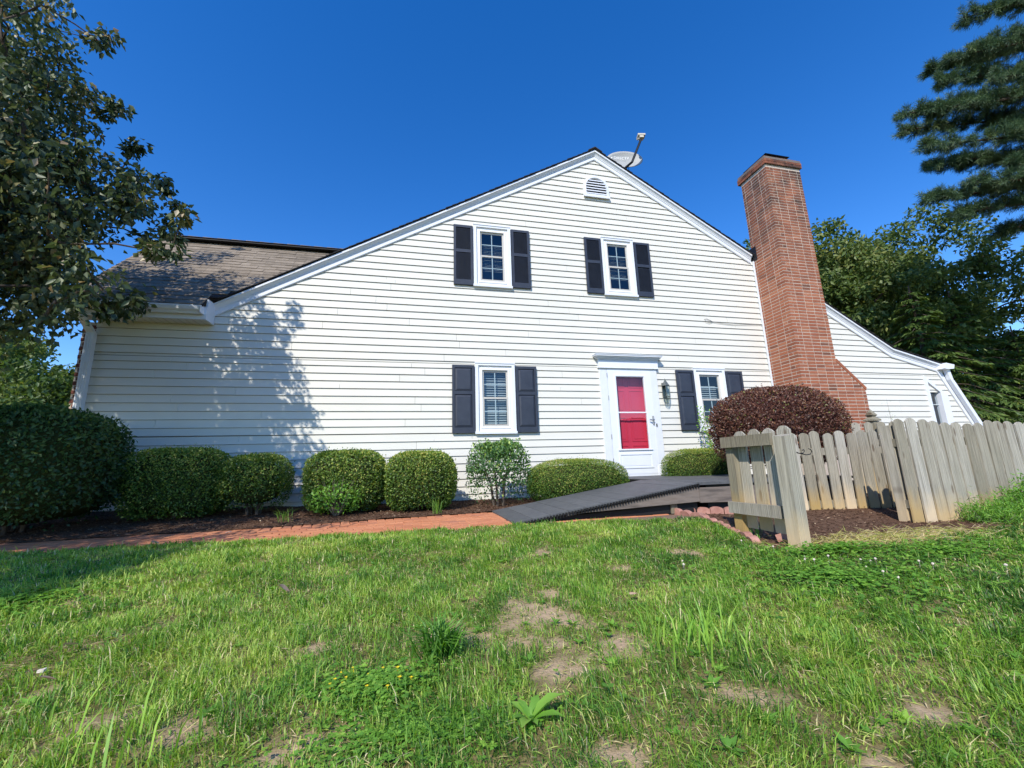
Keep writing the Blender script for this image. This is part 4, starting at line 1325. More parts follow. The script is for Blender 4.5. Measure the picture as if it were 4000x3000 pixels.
# short fence piece farther back, with a capped post
bk = tag(empty("picket_fence", (6.62, -2.25, .0)), "greyer picket fence piece with a capped post behind the red bush", "fence")
bp_ = [picket_mesh(1.06, .13, seed=120 + i) for i in range(3)]
for i in range(4):
    put("picket", bp_[i % 3], bk, (i * .185, -.05 * i, 0), (0, 0, -.2))
MB().box(-.1, .75, .0, .035, -.04, .04).build("rail", 'rail', bk, loc=(0, .02, .75)).rotation_euler = (0, 0, -.26)
pc = MB().box(-.06, .06, -.06, .06, -.1, 1.08)
pco = pc.build("post", 'post', bk, loc=(.44, .06, 0))
MB().add([(-.08, -.08, 1.085), (.08, -.08, 1.085), (.08, .08, 1.085), (-.08, .08, 1.085), (-.08, -.08, 1.11), (.08, -.08, 1.11), (.08, .08, 1.11), (-.08, .08, 1.11),
          (-.035, -.035, 1.15), (.035, -.035, 1.15), (.035, .035, 1.15), (-.035, .035, 1.15), (-.055, -.055, 1.18), (.055, -.055, 1.18), (.055, .055, 1.18), (-.055, .055, 1.18), (0, 0, 1.28)],
         [(0, 3, 2, 1), (0, 1, 5, 4), (1, 2, 6, 5), (2, 3, 7, 6), (3, 0, 4, 7), (4, 5, 9, 8), (5, 6, 10, 9), (6, 7, 11, 10), (7, 4, 8, 11),
          (8, 9, 13, 12), (9, 10, 14, 13), (10, 11, 15, 14), (11, 8, 12, 15), (12, 13, 16), (13, 14, 16), (14, 15, 16), (15, 12, 16)]).build("post_cap", 'post', pco)

# scalloped edging blocks
def edge_mesh(seed):
    rg = random.Random(seed)
    w = .145
    prof = [(-w / 2, -.06), (w / 2, -.06), (w / 2, .03)] + [(w / 2 * math.cos(t), .03 + .038 * math.sin(t) + rg.uniform(-.002, .002)) for t in [math.pi * i / 8 for i in range(1, 8)]] + [(-w / 2, .03)]
    return MB().prism_y(prof, -.03, .03).mesh("edging_block", MT['edging'])
EM = [edge_mesh(i) for i in range(3)]
def edging(pts, group, label, tilt=0.06, sink=0.0):
    P = [Vector((x, y, 0)) for x, y in pts]
    acc, carry = 0.0, 0.0
    k = 0
    for a, b in zip(P[:-1], P[1:]):
        L = (b - a).length; d = (b - a) / L
        s = carry
        while s < L:
            p = a + d * s
            z = zg(p.x, p.y) + .012 - sink
            o = put("edging_block", EM[k % 3], None, (p.x + random.uniform(-.008, .008), p.y + random.uniform(-.008, .008), z + random.uniform(-.01, .008)),
                    (random.uniform(-tilt, tilt) * 1.6, random.uniform(-tilt, tilt), math.atan2(d.y, d.x) + random.uniform(-.08, .08)))
            tag(o, label, "edging block", group)
            s += .152; k += 1
        carry = s - L
edging([(3.10, -2.62), (3.35, -2.75), (3.7, -2.9), (4.15, -2.96)], "edging blocks along the landing", "pink scalloped edging block in the straight row below the landing", .03)
edging([(3.02, -2.75), (3.07, -3.05), (3.03, -3.35), (2.93, -3.66), (2.80, -4.02), (2.70, -4.32)], "edging blocks along the lawn", "pink scalloped edging block in the curved row between lawn and mulch", .12)
ob_ = put("edging_block", EM[1], None, (3.06, -4.22, zg(3.06, -4.22) + .04), (1.2, .3, .5))
tag(ob_, "tipped over edging block lying in the shade at the gate", "edging block")

# ---------------------------------------------------------------- shrubs
def sq_point(d, r, e):
    """point on a superellipsoid in direction d"""
    q = (np.abs(d[:, 0] / r[0]) ** e + np.abs(d[:, 1] / r[1]) ** e + np.abs(d[:, 2] / r[2]) ** e) ** (-1 / e)
    return d * q[:, None]
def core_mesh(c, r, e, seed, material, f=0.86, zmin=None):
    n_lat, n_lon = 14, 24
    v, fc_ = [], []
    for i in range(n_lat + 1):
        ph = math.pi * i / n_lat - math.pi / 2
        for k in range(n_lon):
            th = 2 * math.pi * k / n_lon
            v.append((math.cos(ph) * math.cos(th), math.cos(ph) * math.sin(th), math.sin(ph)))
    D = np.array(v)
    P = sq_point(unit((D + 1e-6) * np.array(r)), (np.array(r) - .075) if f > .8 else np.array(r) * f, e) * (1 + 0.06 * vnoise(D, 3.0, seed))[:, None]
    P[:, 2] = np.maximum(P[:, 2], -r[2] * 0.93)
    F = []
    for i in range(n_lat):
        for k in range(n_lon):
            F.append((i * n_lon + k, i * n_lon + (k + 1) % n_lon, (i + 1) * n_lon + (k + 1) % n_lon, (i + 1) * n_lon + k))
    return fast_mesh("dark_core", P, np.array(F), material)  # solid dark body added inside the leaves to block see-through
def shrub(name, c, r, e, n, L, Wd, material, label, cat, seed, core='core', lump=0.05, group=None, shell=0.10, cov=0.86, top_tone=0.25, stems=3, sparse=None, upward=0.35, stem_mat='bark'):
    rg = np.random.default_rng(seed)
    base = (c[0], c[1], c[2] - r[2])
    root = tag(empty(name, base), label, cat, group)
    r = np.array(r, float)
    d = unit(rand_dirs(n, rg) * r)
    d[:, 2] = np.where(d[:, 2] < -0.75, -d[:, 2], d[:, 2])
    nz = vnoise(d, 2.2, seed) + 0.6 * vnoise(d, 5.5, seed + 1)
    P = sq_point(d, r, e) * (1 + lump * nz)[:, None]
    depth = rg.random(n) ** 1.6 * shell
    nrm = unit(d / r)
    P = P - nrm * depth[:, None]
    out_ = rg.random(n) < .035
    P[out_] += nrm[out_] * (rg.random(out_.sum()) ** 2 * .06)[:, None]
    if sparse is not None:
        keep = sparse(P / r, rg)
        P, d, nrm, depth, nz = P[keep], d[keep], nrm[keep], depth[keep], nz[keep]
    m = len(P)
    D = unit(nrm * 0.55 + rand_dirs(m, rg) * 0.8 + np.array([0, 0, upward]))
    N = unit(nrm + rand_dirs(m, rg) * 0.7)
    blotch = vnoise(P, 5.0, seed + 7) + .6 * vnoise(P, 14.0, seed + 8)
    hole = (vnoise(P, 9.0, seed + 9) > .52) & (rg.random(m) < .7)
    P = P - nrm * np.where(hole, .07, 0)[:, None]
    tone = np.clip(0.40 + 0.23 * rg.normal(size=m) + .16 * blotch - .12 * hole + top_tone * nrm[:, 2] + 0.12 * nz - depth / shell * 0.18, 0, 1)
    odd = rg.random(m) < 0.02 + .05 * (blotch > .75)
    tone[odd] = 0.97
    P = P + np.array([0, 0, r[2]])
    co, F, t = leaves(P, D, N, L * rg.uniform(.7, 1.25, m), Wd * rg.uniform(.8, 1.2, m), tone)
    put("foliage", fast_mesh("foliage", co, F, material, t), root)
    if cov:
        o = put("dark_core", core_mesh(c, r, e, seed, core, cov), root, (0, 0, r[2]))
    sm = MB()
    for k in range(stems):
        a = 2 * math.pi * k / max(stems, 1) + rg.random()
        q = 0.18 * min(r[0], r[1])
        sm.tube([(q * math.cos(a), q * math.sin(a), -.06), (q * 1.6 * math.cos(a), q * 1.6 * math.sin(a), r[2] * .7), (q * 3.2 * math.cos(a), q * 3.2 * math.sin(a), r[2] * 1.3)], [.022, .018, .01], 6)
    if stems:
        sm.build("stem", stem_mat, root)
    return root
GB = "clipped shrubs along the wall"
shrub("clipped_shrub", (-3.10, -.72, .47), (.56, .47, .45), 4.2, 24000, .030, .017, 'box', "large square clipped boxwood in tree shade, leftmost of the foundation row", "shrub", 1, group=GB, lump=.045)
def b2s(q, rg):
    return (q[:, 2] > -.35) | ((rg.random(len(q)) < .35) & (q[:, 0] > -.9))
shrub("clipped_shrub", (-2.17, -.72, .44), (.43, .40, .38), 3.2, 13000, .030, .017, 'box', "small rounded shaded boxwood with a bare trunk, second in the foundation row", "shrub", 2, group=GB, sparse=b2s, cov=.72, stems=4, lump=.04)
shrub("clipped_shrub", (-.985, -.74, .42), (.545, .47, .43), 3.8, 23000, .030, .017, 'box', "clipped boxwood half in shadow behind the small azalea", "shrub", 3, group=GB, lump=.045)
shrub("clipped_shrub", (.075, -.86, .385), (.50, .46, .42), 3.5, 22000, .030, .017, 'box', "sunlit clipped boxwood standing alone left of the lower window", "shrub", 4, group=GB, lump=.05, cov=.83)
def b5s(q, rg):
    k = rg.random(len(q))
    return (q[:, 2] > .05) & (k < .9) | ((q[:, 2] > -.35) & (k < .5)) | (k < .2)
ho = shrub("holly_shrub", (1.235, -.92, .43), (.47, .40, .49), 3.4, 7500, .043, .026, 'holly', "loose glossy holly with open legs below the lower left window", "shrub", 5, sparse=b5s, cov=.0, stems=5, lump=.06, shell=.26, upward=.6)
rg = np.random.default_rng(55)
n = 900
sp = []
for k in range(16):
    bx, by = rg.uniform(-.38, .38), rg.uniform(-.3, .3)
    hh = rg.uniform(.05, .15)
    t = rg.random(26)
    sp.append(np.stack([bx + .02 * rg.normal(size=26), by + .02 * rg.normal(size=26), .92 + t * hh], 1))
sp = np.concatenate(sp)
co, F, t = leaves(sp, unit(rand_dirs(len(sp), rg) * .8 + np.array([0, 0, .9])), rand_dirs(len(sp), rg), .038, .02, rg.uniform(.5, 1, len(sp)))
stuff(put("sprig", fast_mesh("sprig", co, F, 'holly', t), ho))
shrub("clipped_yew", (2.49, -.97, .285), (.80, .50, .345), 2.8, 34000, .026, .008, 'yew', "long low clipped yew beside the ramp left of the door", "shrub", 6, lump=.045, shell=.08, top_tone=.3)
shrub("clipped_yew", (5.10, -.50, .38), (.70, .36, .385), 3.0, 22000, .026, .008, 'yew', "clipped yew hedge below the window right of the door", "shrub", 7, lump=.045, shell=.08, top_tone=.35)
shrub("barberry_bush", (5.34, -2.06, 1.00), (.95, .68, .61), 2.6, 46000, .034, .018, 'barberry', "big rounded dark red barberry bush in front of the chimney", "shrub", 8, core='core_red', lump=.07, shell=.20, top_tone=.08, cov=.84)
az = shrub("azalea", (-1.03, -1.17, .20), (.34, .30, .20), 2.2, 1500, .042, .024, 'weed', "small bright green azalea with bare twigs at the edge of the mulch", "shrub", 9, lump=.14, shell=.22, cov=.0, stems=0, top_tone=.2)
tw = MB()
for k in range(46):
    a = rg.uniform(0, 6.28); q = rg.uniform(.03, .30); h = rg.uniform(.22, .50)
    tw.tube([(.1 * q * math.cos(a), .1 * q * math.sin(a), -.02), (.6 * q * math.cos(a), .6 * q * math.sin(a), h * .5), (q * math.cos(a), q * math.sin(a), h)], [.006, .004, .0015], 4)
tw.build("stem", 'twig', az)

# big dark shrub at the left corner: leaves on arching stems, open underneath
def ls(q, rg):
    return (q[:, 2] > np.where(q[:, 0] > -.1, -1.1 + .55 * np.abs(q[:, 0]), -.6)) | (rg.random(len(q)) < .06)
lb = shrub("corner_shrub", (-4.45, -1.30, .70), (.93, .68, .68), 3.4, 26000, .052, .026, 'burn', "large dark leafy shrub in the shade at the left corner of the house", "shrub", 10, sparse=ls, lump=.06, shell=.22, cov=.82, stems=5, upward=-.1)
tw = MB()
for k in range(60):
    a = rg.uniform(-1.2, 3.6)
    x0, y0, z0_ = rg.uniform(-1.2, -.1), rg.uniform(-.6, .2), rg.uniform(.5, 1.0)
    L_ = rg.uniform(.5, 1.0)
    tw.tube([(x0, y0, z0_), (x0 + L_ * .4 * math.cos(a), y0 - L_ * .25, z0_ + L_ * .28), (x0 + L_ * math.cos(a), y0 - L_ * .4, z0_ + L_ * .42)], [.007, .005, .0015], 4)
tw.build("bare_twig", 'twig', lb)

# climbing rose by the right lower window
rose = tag(empty("climbing_rose", (5.42, -.50, .30)), "thin climbing plant with fresh leaves at the right lower window", "plant")
rs = MB(); lp_ = []
for k in range(5):
    pts = [(.05 * rg.normal(), .05 * rg.normal() - .02, 0.0)]
    top = rg.uniform(.9, 1.5)
    ang_ = rg.uniform(-.25, .1)
    for q in range(1, 8):
        f = q / 7
        pts.append((ang_ * f * .6 + .06 * math.sin(3 * f + k), .10 * f + .03 * math.sin(5 * f + k * 2), top * f))
    rs.tube(pts, [.006] * 4 + [.004] * 4, 5)
    for q in range(2, 8):
        for w_ in range(9):
            lp_.append(np.array(pts[q]) + rg.normal(size=3) * np.array([.05, .03, .06]))
rs.build("stem", 'twig', rose)
lp_ = np.array(lp_)
co, F, t = leaves(lp_, rand_dirs(len(lp_), rg) + np.array([0, -.3, -.2]), rand_dirs(len(lp_), rg) + np.array([0, -1., .5]), rg.uniform(.03, .06, len(lp_)), .03, rg.uniform(.2, .9, len(lp_)))
put("foliage", fast_mesh("foliage", co, F, 'weed', t), rose)

# feathery weeds against the tall fence, dry stalk by the chimney
def weed_mass(name, c, r, n, label, seed, L=.05, Wd=.008, material='weed', lo=0.0, stalks=40):
    rg = np.random.default_rng(seed)
    root = tag(empty(name, (c[0], c[1], c[2])), label, "weeds")
    m = MB(); P = []; 
    for k in range(stalks):
        a = rg.uniform(0, 6.28); q = math.sqrt(rg.random())
        b = np.array([r[0] * q * math.cos(a), r[1] * q * math.sin(a), 0])
        h = r[2] * (1 - .6 * q * q) * rg.uniform(.6, 1.1)
        tip = b * 1.15 + np.array([rg.normal() * .06, rg.normal() * .06, h])
        m.tube([tuple(b), tuple((b + tip) / 2 + rg.normal(size=3) * .02), tuple(tip)], [.004, .003, .001], 3)
        t = rg.random(n // stalks) ** .7
        P.append(b + (tip - b) * t[:, None] + rg.normal(size=(len(t), 3)) * .045)
    m.build("stem", 'twig', root)
    P = np.concatenate(P); P[:, 2] = np.abs(P[:, 2])
    D = rand_dirs(len(P), rg) + np.array([0, 0, .35])
    co, F, t = leaves(P, D, rand_dirs(len(P), rg), L * rg.uniform(.6, 1.3, len(P)), Wd, np.clip(.45 + .25 * rg.normal(size=len(P)), 0, 1))
    put("foliage", fast_mesh("foliage", co, F, material, t), root)
    return root
weed_mass("weed_clump", (6.40, -4.22, -.17), (.42, .24, .46), 9000, "tall feathery green weed clump against the tall fence at the right edge", 21, .05, .012, stalks=90)
weed_mass("weed_clump", (5.75, -4.12, -.17), (.24, .14, .26), 3000, "lower yellowish weeds at the foot of the tall fence", 22, .05, .008, stalks=60)
weed_mass("weed_clump", (8.9, -1.2, -.05), (.22, .2, 1.75), 420, "dry wispy weed stalk rising beside the chimney base", 23, .03, .008, stalks=14)
def blade_tuft(name, c, n, h, w, label, cat, seed, material='grass', tone=(.3, .7), spread=.05, lean=.6, group=None):
    rg = np.random.default_rng(seed)
    P = np.stack([rg.normal(size=n) * spread, rg.normal(size=n) * spread, np.zeros(n)], 1)
    a = rg.uniform(0, 6.28, n)
    co, F, t = blades(P, a, h * rg.uniform(.55, 1.1, n), w, rg.uniform(lean * .3, lean, n), rg.uniform(*tone, n))
    return tag(put(name, fast_mesh(name, co, F, material, t), None, c), label, cat, group)
def blades(P, az_, h, w, lean, tone):
    n = len(P)
    h = np.broadcast_to(h, n); w = np.broadcast_to(w, n); lean = np.broadcast_to(lean, n)
    d = np.stack([np.cos(az_), np.sin(az_), np.zeros(n)], 1)
    s = np.stack([-np.sin(az_), np.cos(az_), np.zeros(n)], 1)
    tw_ = RNG.uniform(-.9, .9, n)
    s = s * np.cos(tw_)[:, None] + d * np.sin(tw_)[:, None]
    up = np.array([0, 0, 1.0])
    m = P + d * (lean * h * .30)[:, None] + up * (h * .58)[:, None]
    t = P + d * (lean * h)[:, None] + up * (h * (1 - .32 * lean ** 2))[:, None]
    v = np.empty((n, 5, 3))
    v[:, 0] = P - s * (w * .42)[:, None]; v[:, 1] = P + s * (w * .42)[:, None]
    v[:, 2] = m + s * (w * .5)[:, None]; v[:, 3] = m - s * (w * .5)[:, None]
    v[:, 4] = t
    i = np.arange(n)[:, None] * 5
    F = np.concatenate([i + np.array([[0, 1, 2]]), i + np.array([[0, 2, 3]]), i + np.array([[3, 2, 4]])], 1).reshape(-1, 3)
    return v.reshape(-1, 3), F, np.repeat(tone, 3)

# ---------------------------------------------------------------- lawn grass
def grass_field():
    rg = np.random.default_rng(77)
    N = 2300000
    x = rg.uniform(-8.5, 9.0, N); y = rg.uniform(-7.9, -2.35, N)
    d = np.hypot(x - CAM[0], y - CAM[1])
    dens = np.interp(d, [0, .7, 1.1, 2.0, 3.2, 5.0, 7.0, 11], [0.02, .25, 1.0, .85, .62, .42, .22, .14])
    dens *= np.where(y < CAM[1] + .15, .25, 1)
    xy = np.stack([x, y], 1)
    clump = vnoise(xy, 5.0, 31) + .7 * vnoise(xy, 13.0, 32)
    keep = rg.random(N) < dens * np.clip(.78 + .5 * clump, .12, 1)
    b = bareness(x, y)
    keep &= rg.random(N) > b * .93
    jit = .025 * rg.normal(size=N)
    edge = in_path(x, y - .03 + jit) | in_bed_right(x + jit, y + jit) | in_bed_left(x, y)
    keep &= ~(edge & (x < 3.05) & (y > yf(np.clip(x, -14, 3.04)) + .0 + np.abs(jit))) & ~(in_bed_right(x + jit, y + jit))
    keep &= ~((y > yf(np.clip(x, -14, 3.04)) + .035) & (x < 3.3))
    x, y, d, clump, b = x[keep], y[keep], d[keep], clump[keep], b[keep]
    n = len(x)
    xy = np.stack([x, y], 1)
    P = np.stack([x, y, z_lawn(x, y) - .004], 1)
    big = vnoise(xy, .9, 41)
    h = (.033 + .019 * clump + .009 * big) * rg.gamma(6, 1/6, n)
    h = np.clip(h, .014, .10) * (1 - .45 * b)
    h = np.where(y > -3.35, h * .85, h)
    w = np.interp(d, [1, 2.5, 5, 9], [.0023, .0031, .0058, .011]) * rg.uniform(.7, 1.35, n)
    az_ = rg.uniform(0, 6.283, n) * .75 + 2.2 * vnoise(xy, 3.0, 51) + 1.0
    lean = np.clip(.70 + .42 * rg.normal(size=n) + .25 * np.clip(-clump, 0, 1), .05, 1.25)
    tone = .42 + .17 * rg.normal(size=n) + .22 * big + .32 * vnoise(xy, 4.0, 61) + .22 * vnoise(xy, 11.0, 62) - .10 * clump
    tone += .10 - .05 * np.clip(x + 1, 0, 4) + .08 * smooth01((y + 4.6) / 1.5)  # sunnier look put into the tone: paler left and near the path
    tone = np.clip(tone, 0, .86)
    dry = rg.random(n) < .05 + .10 * (vnoise(xy, 6.0, 71) > .35)
    tone[dry] = rg.uniform(.88, 1.0, dry.sum())
    co, F, t = blades(P, az_, h, w, lean, tone)
    o = put("grass", fast_mesh("grass", co, F, 'grass', t))
    stuff(o); o["label"] = "mown green lawn grass with thin bare spots"; o["category"] = "grass"
grass_field()

def litter():
    """cut straw and clippings lying flat on the soil"""
    rg = np.random.default_rng(88)
    n = 26000
    x = rg.uniform(-4, 5, n); y = rg.uniform(-7.2, -3.0, n)
    ok = ~in_bed_right(x, y) & ~in_path(x, y)
    x, y = x[ok], y[ok]; n = len(x)
    P = np.stack([x, y, z_lawn(x, y) + rg.uniform(.002, .02, n)], 1)
    a = rg.uniform(0, 6.28, n)
    D = np.stack([np.cos(a), np.sin(a), rg.normal(size=n) * .15], 1)
    co, F, t = leaves(P, D, np.array([0, 0, 1.0]) + rand_dirs(n, rg) * .3, rg.uniform(.02, .055, n), rg.uniform(.002, .004, n), rg.uniform(.84, 1, n))
    o = stuff(put("straw_litter", fast_mesh("straw_litter", co, F, 'grass', t)))
    o["label"] = "dry straw and clippings scattered through the lawn"; o["category"] = "straw"
litter()

def chips(name, xs, ys, zf, inside, n, seed, label, size=(.012, .05), wid=(.006, .014), tone=(0, .9)):
    rg = np.random.default_rng(seed)
    x = rg.uniform(*xs, n); y = rg.uniform(*ys, n)
    ok = inside(x, y)
    x, y = x[ok], y[ok]; n = len(x)
    P = np.stack([x, y, zf(x, y) + rg.uniform(.0, .012, n)], 1)
    a = rg.uniform(0, 6.28, n)
    D = np.stack([np.cos(a), np.sin(a), rg.normal(size=n) * .25], 1)
    co, F, t = leaves(P, D, np.array([0, 0, 1.0]) + rand_dirs(n, rg) * .5, rg.uniform(*size, n), rg.uniform(*wid, n), np.clip(rg.normal(.42, .25, n), *tone), .05)
    o = stuff(put(name, fast_mesh(name, co, F, 'chip', t)))
    o["label"] = label; o["category"] = "mulch"
chips("wood_chips", (-4.9, 3.2), (-1.98, -.02), z_bedl, in_bed_left, 30000, 91, "brown bark mulch chips in the bed along the wall", tone=(0, 1))
chips("wood_chips", (2.6, 9.0), (-4.72, -.2), z_bedr, in_bed_right, 34000, 92, "brown bark mulch chips around the fence", tone=(0, .95))

def straw_r():
    rg = np.random.default_rng(93)
    n = 2600
    x = rg.normal(3.9, .55, n); y = rg.normal(-4.45, .13, n)
    P = np.stack([x, y, np.where(in_bed_right(x, y), z_bedr(x, y), z_lawn(x, y)) + rg.uniform(.005, .03, n)], 1)
    a = rg.uniform(0, 6.28, n)
    D = np.stack([np.cos(a), np.sin(a) * .6, rg.normal(size=n) * .2 + .1], 1)
    co, F, t = leaves(P, D, np.array([0, -.4, 1.0]) + rand_dirs(n, rg) * .4, rg.uniform(.04, .14, n), rg.uniform(.0025, .004, n), rg.uniform(.86, 1, n))
    o = stuff(put("dead_grass", fast_mesh("dead_grass", co, F, 'grass', t)))
    o["label"] = "pale dead grass stems strewn over the mulch in front of the fence"; o["category"] = "dead grass"
straw_r()

# broad-leaved ground cover
def trefoil(name, poly_c, r, n, label, seed, material='clover', size=.011, h=(.02, .05)):
    rg = np.random.default_rng(seed)
    a = rg.uniform(0, 6.28, n); q = np.abs(rg.normal(size=n)) * .62
    wob = 1 + .3 * np.sin(a * 3 + seed)
    x = poly_c[0] + r[0] * q * np.cos(a) * wob; y = poly_c[1] + r[1] * q * np.sin(a) * wob
    ok = ~in_bed_right(x, y) | (rg.random(n) < .12)
    x, y = x[ok], y[ok]; n = len(x)
    z = z_lawn(x, y) + rg.uniform(*h, n)
    V, Fs, T = [], [], []
    off = 0
    az0 = rg.uniform(0, 6.28, n); tn = np.clip(.5 + .25 * rg.normal(size=n), 0, 1)
    sz = size * rg.uniform(.7, 1.3, n)
    for k in range(3):
        aa = az0 + k * 2.094
        D = np.stack([np.cos(aa), np.sin(aa), .15 + .2 * rg.normal(size=n)], 1)
        co, F, t = leaves(np.stack([x, y, z], 1), D, np.array([0, 0, 1.0]) + .25 * rand_dirs(n, rg), sz * 1.25, sz * 1.25, tn, -.08)
        V.append(co); Fs.append(F + off); T.append(t); off += len(co)
    o = stuff(put(name, fast_mesh(name, np.concatenate(V), np.concatenate(Fs), material, np.concatenate(T))))
    o["label"] = label; o["category"] = "ground cover"
trefoil("wood_sorrel", (-.12, -5.69), (.20, .13), 1100, "patch of wood sorrel with yellow flowers in the near lawn", 201, 'clover', .010, (.015, .045))
trefoil("wood_sorrel_spread", (.02, -5.95), (.42, .14), 900, "thin creeping wood sorrel over bare soil at the bottom of the lawn", 202, 'clover', .009, (.008, .025))
trefoil("clover", (2.35, -5.25), (.9, .55), 1500, "dense bright clover patch with white flower heads right of the lawn centre", 203, 'clover', .014, (.03, .06))
trefoil("clover_at_post", (2.95, -4.72), (.5, .13), 800, "clover growing round the foot of the corner post", 204, 'clover', .016, (.03, .07))
trefoil("clover_left", (-2.2, -4.3), (.5, .25), 900, "clover among the grass at the left edge of the shade", 205, 'clover', .014, (.03, .055))
trefoil("clover_right", (3.6, -5.0), (1.1, .4), 900, "loose clover spreading in the lawn below the fence", 206, 'clover', .014, (.03, .06))

def rosettes():
    rg = np.random.default_rng(212)
    V, Fs, T = [], [], []
    off = 0
    n = 420
    x = rg.normal(.6, 1.6, n); y = rg.uniform(-6.9, -3.4, n)
    ok = ~in_bed_right(x, y) & ~in_path(x, y) & (np.hypot(x, y + 7.27) > .8)
    x, y = x[ok], y[ok]; n = len(x)
    sz = rg.uniform(.018, .042, n); tn = np.clip(rg.normal(.45, .25, n), 0, 1); a0 = rg.uniform(0, 6.28, n)
    z = z_lawn(x, y) + .008
    for k in range(7):
        aa = a0 + k * .9 + rg.normal(size=n) * .2
        D = np.stack([np.cos(aa), np.sin(aa), rg.uniform(.1, .8, n)], 1)
        co, F, t = leaves(np.stack([x, y, z], 1), D, np.array([0, 0, 1.0]) + .2 * rand_dirs(n, rg), sz * rg.uniform(.8, 1.2, n), sz * .42, tn, .12)
        V.append(co); Fs.append(F + off); T.append(t); off += len(co)
    o = stuff(put("lawn_weeds", fast_mesh("lawn_weeds", np.concatenate(V), np.concatenate(Fs), 'clover', np.concatenate(T))))
    o["label"] = "small broad leaved weeds scattered through the lawn"; o["category"] = "weeds"
rosettes()

def flower(c, r, material, name, label, cat, group, n=5):
    m = MB()
    if material == 'yellow':
        for k in range(5):
            a = k * 1.2566 + random.random() * .2
            s = r
            m.add([(0, 0, 0), (s * math.cos(a - .5), s * math.sin(a - .5), s * .5), (s * 1.25 * math.cos(a), s * 1.25 * math.sin(a), s * .55), (s * math.cos(a + .5), s * math.sin(a + .5), s * .5)], [(0, 1, 2, 3)])
    else:
        nl, ns = 4, 7
        for i in range(nl + 1):
            pass
        v, f = [], []
        for i in range(nl + 1):
            ph = math.pi * i / nl - math.pi / 2
            for k in range(ns):
                t = 2 * math.pi * k / ns + (i % 2) * .4
                rr = r * (1 + random.uniform(-.18, .18))
                v.append((rr * math.cos(ph) * math.cos(t), rr * math.cos(ph) * math.sin(t), rr * math.sin(ph)))
        for i in range(nl):
            for k in range(ns):
                f.append((i * ns + k, i * ns + (k + 1) % ns, (i + 1) * ns + (k + 1) % ns, (i + 1) * ns + k))
        m.add(v, f)
    m.tube([(0, 0, -.05), (0, 0, -r * .3)], .0009, 3)
    return tag(m.build(name, material, loc=c), label, cat, group)
rr_ = random.Random(4)
for k in range(16):
    a, q = rr_.uniform(0, 6.28), math.sqrt(rr_.random())
    x, y = -.15 + .17 * q * math.cos(a), -5.68 + .10 * q * math.sin(a)
    flower((x, y, float(z_lawn(np.array([x]), np.array([y]))[0]) + rr_.uniform(.030, .046)), rr_.uniform(.0045, .0065), 'yellow', "sorrel_flower", "tiny yellow wood sorrel flower in the near lawn", "flower", "yellow sorrel flowers")
for k in range(20):
    x, y = 2.5 + rr_.gauss(0, .42), -5.1 + rr_.gauss(0, .22)
    flower((x, y, float(z_lawn(np.array([x]), np.array([y]))[0]) + rr_.uniform(.045, .062)), rr_.uniform(.0055, .008), 'whitefl', "clover_flower", "round white clover flower head in the lawn", "flower", "white clover flowers")

def zl1(x, y):
    return float(z_lawn(np.array([x]), np.array([y]))[0])
blade_tuft("crabgrass_clump", (.10, -5.50, zl1(.1, -5.5)), 170, .16, .008, "coarse dark grass clump spreading beside the bare soil", "weed", 301, 'weed', (.0, .45), .03, 1.35)
blade_tuft("tall_grass_tuft", (1.12, -5.70, zl1(1.12, -5.7)), 60, .17, .007, "tall bright yellow green grass tuft right of the lawn centre", "weed", 302, 'weed', (.6, 1.0), .10, .55)
tg_ = blade_tuft("tall_grass_tuft", (-.78, -5.86, zl1(-.78, -5.86)), 22, .17, .007, "few long bright grass blades at the bottom left", "weed", 303, 'weed', (.7, 1.0), .11, .5)
stuff(tg_)
blade_tuft("ornamental_grass", (.28, -1.5, -.03), 40, .22, .005, "thin bluish grass tuft in the mulch beside the path", "weed", 304, 'grass', (.2, .5), .03, .5)
blade_tuft("weed_grass", (-1.55, -1.58, -.02), 26, .20, .005, "sparse grass tuft in the mulch left of the azalea", "weed", 305, 'grass', (.2, .6), .04, .9)
blade_tuft("weed_grass", (3.02, -3.95, zg(3.02, -3.95)), 12, .20, .007, "green grass weed growing under the gate panel", "weed", 306, 'weed', (.3, .8), .02, .9)
# dock rosette
dk = MB(); rg = np.random.default_rng(310)
lv_, lf_ = [], []
for k in range(9):
    a = k * 2.4 + rg.uniform(-.2, .2); L_ = rg.uniform(.07, .13); w_ = L_ * .20; el = rg.uniform(.55, 1.2)
    n_ = 6
    base = len(dk.v)
    vs_ = []
    for i in range(n_ + 1):
        f = i / n_
        rr = L_ * f * math.cos(el * (1 - .35 * f)); zz = L_ * f * math.sin(el * (1 - .55 * f))
        hw = w_ * math.sin(math.pi * min(f * .92 + .08, 1)) * (.5 + .5 * f) * (1 + .1 * (-1) ** i)
        c = Vector((rr * math.cos(a), rr * math.sin(a), zz)); s = Vector((-math.sin(a), math.cos(a), 0))
        vs_ += [c - s * hw + Vector((0, 0, hw * .3)), c, c + s * hw + Vector((0, 0, hw * .3))]
    t_ = float(rg.uniform(.35, .9))
    dk.add(vs_, [(3 * i + q, 3 * i + q + 1, 3 * i + q + 4, 3 * i + q + 3) for i in range(n_) for q in (0, 1)], t_)
tag(dk.build("dock_plant", 'weed', loc=(.33, -5.97, zl1(.33, -5.97) + .005), smooth=True), "broad leaved green rosette weed at the bottom centre of the lawn", "weed")

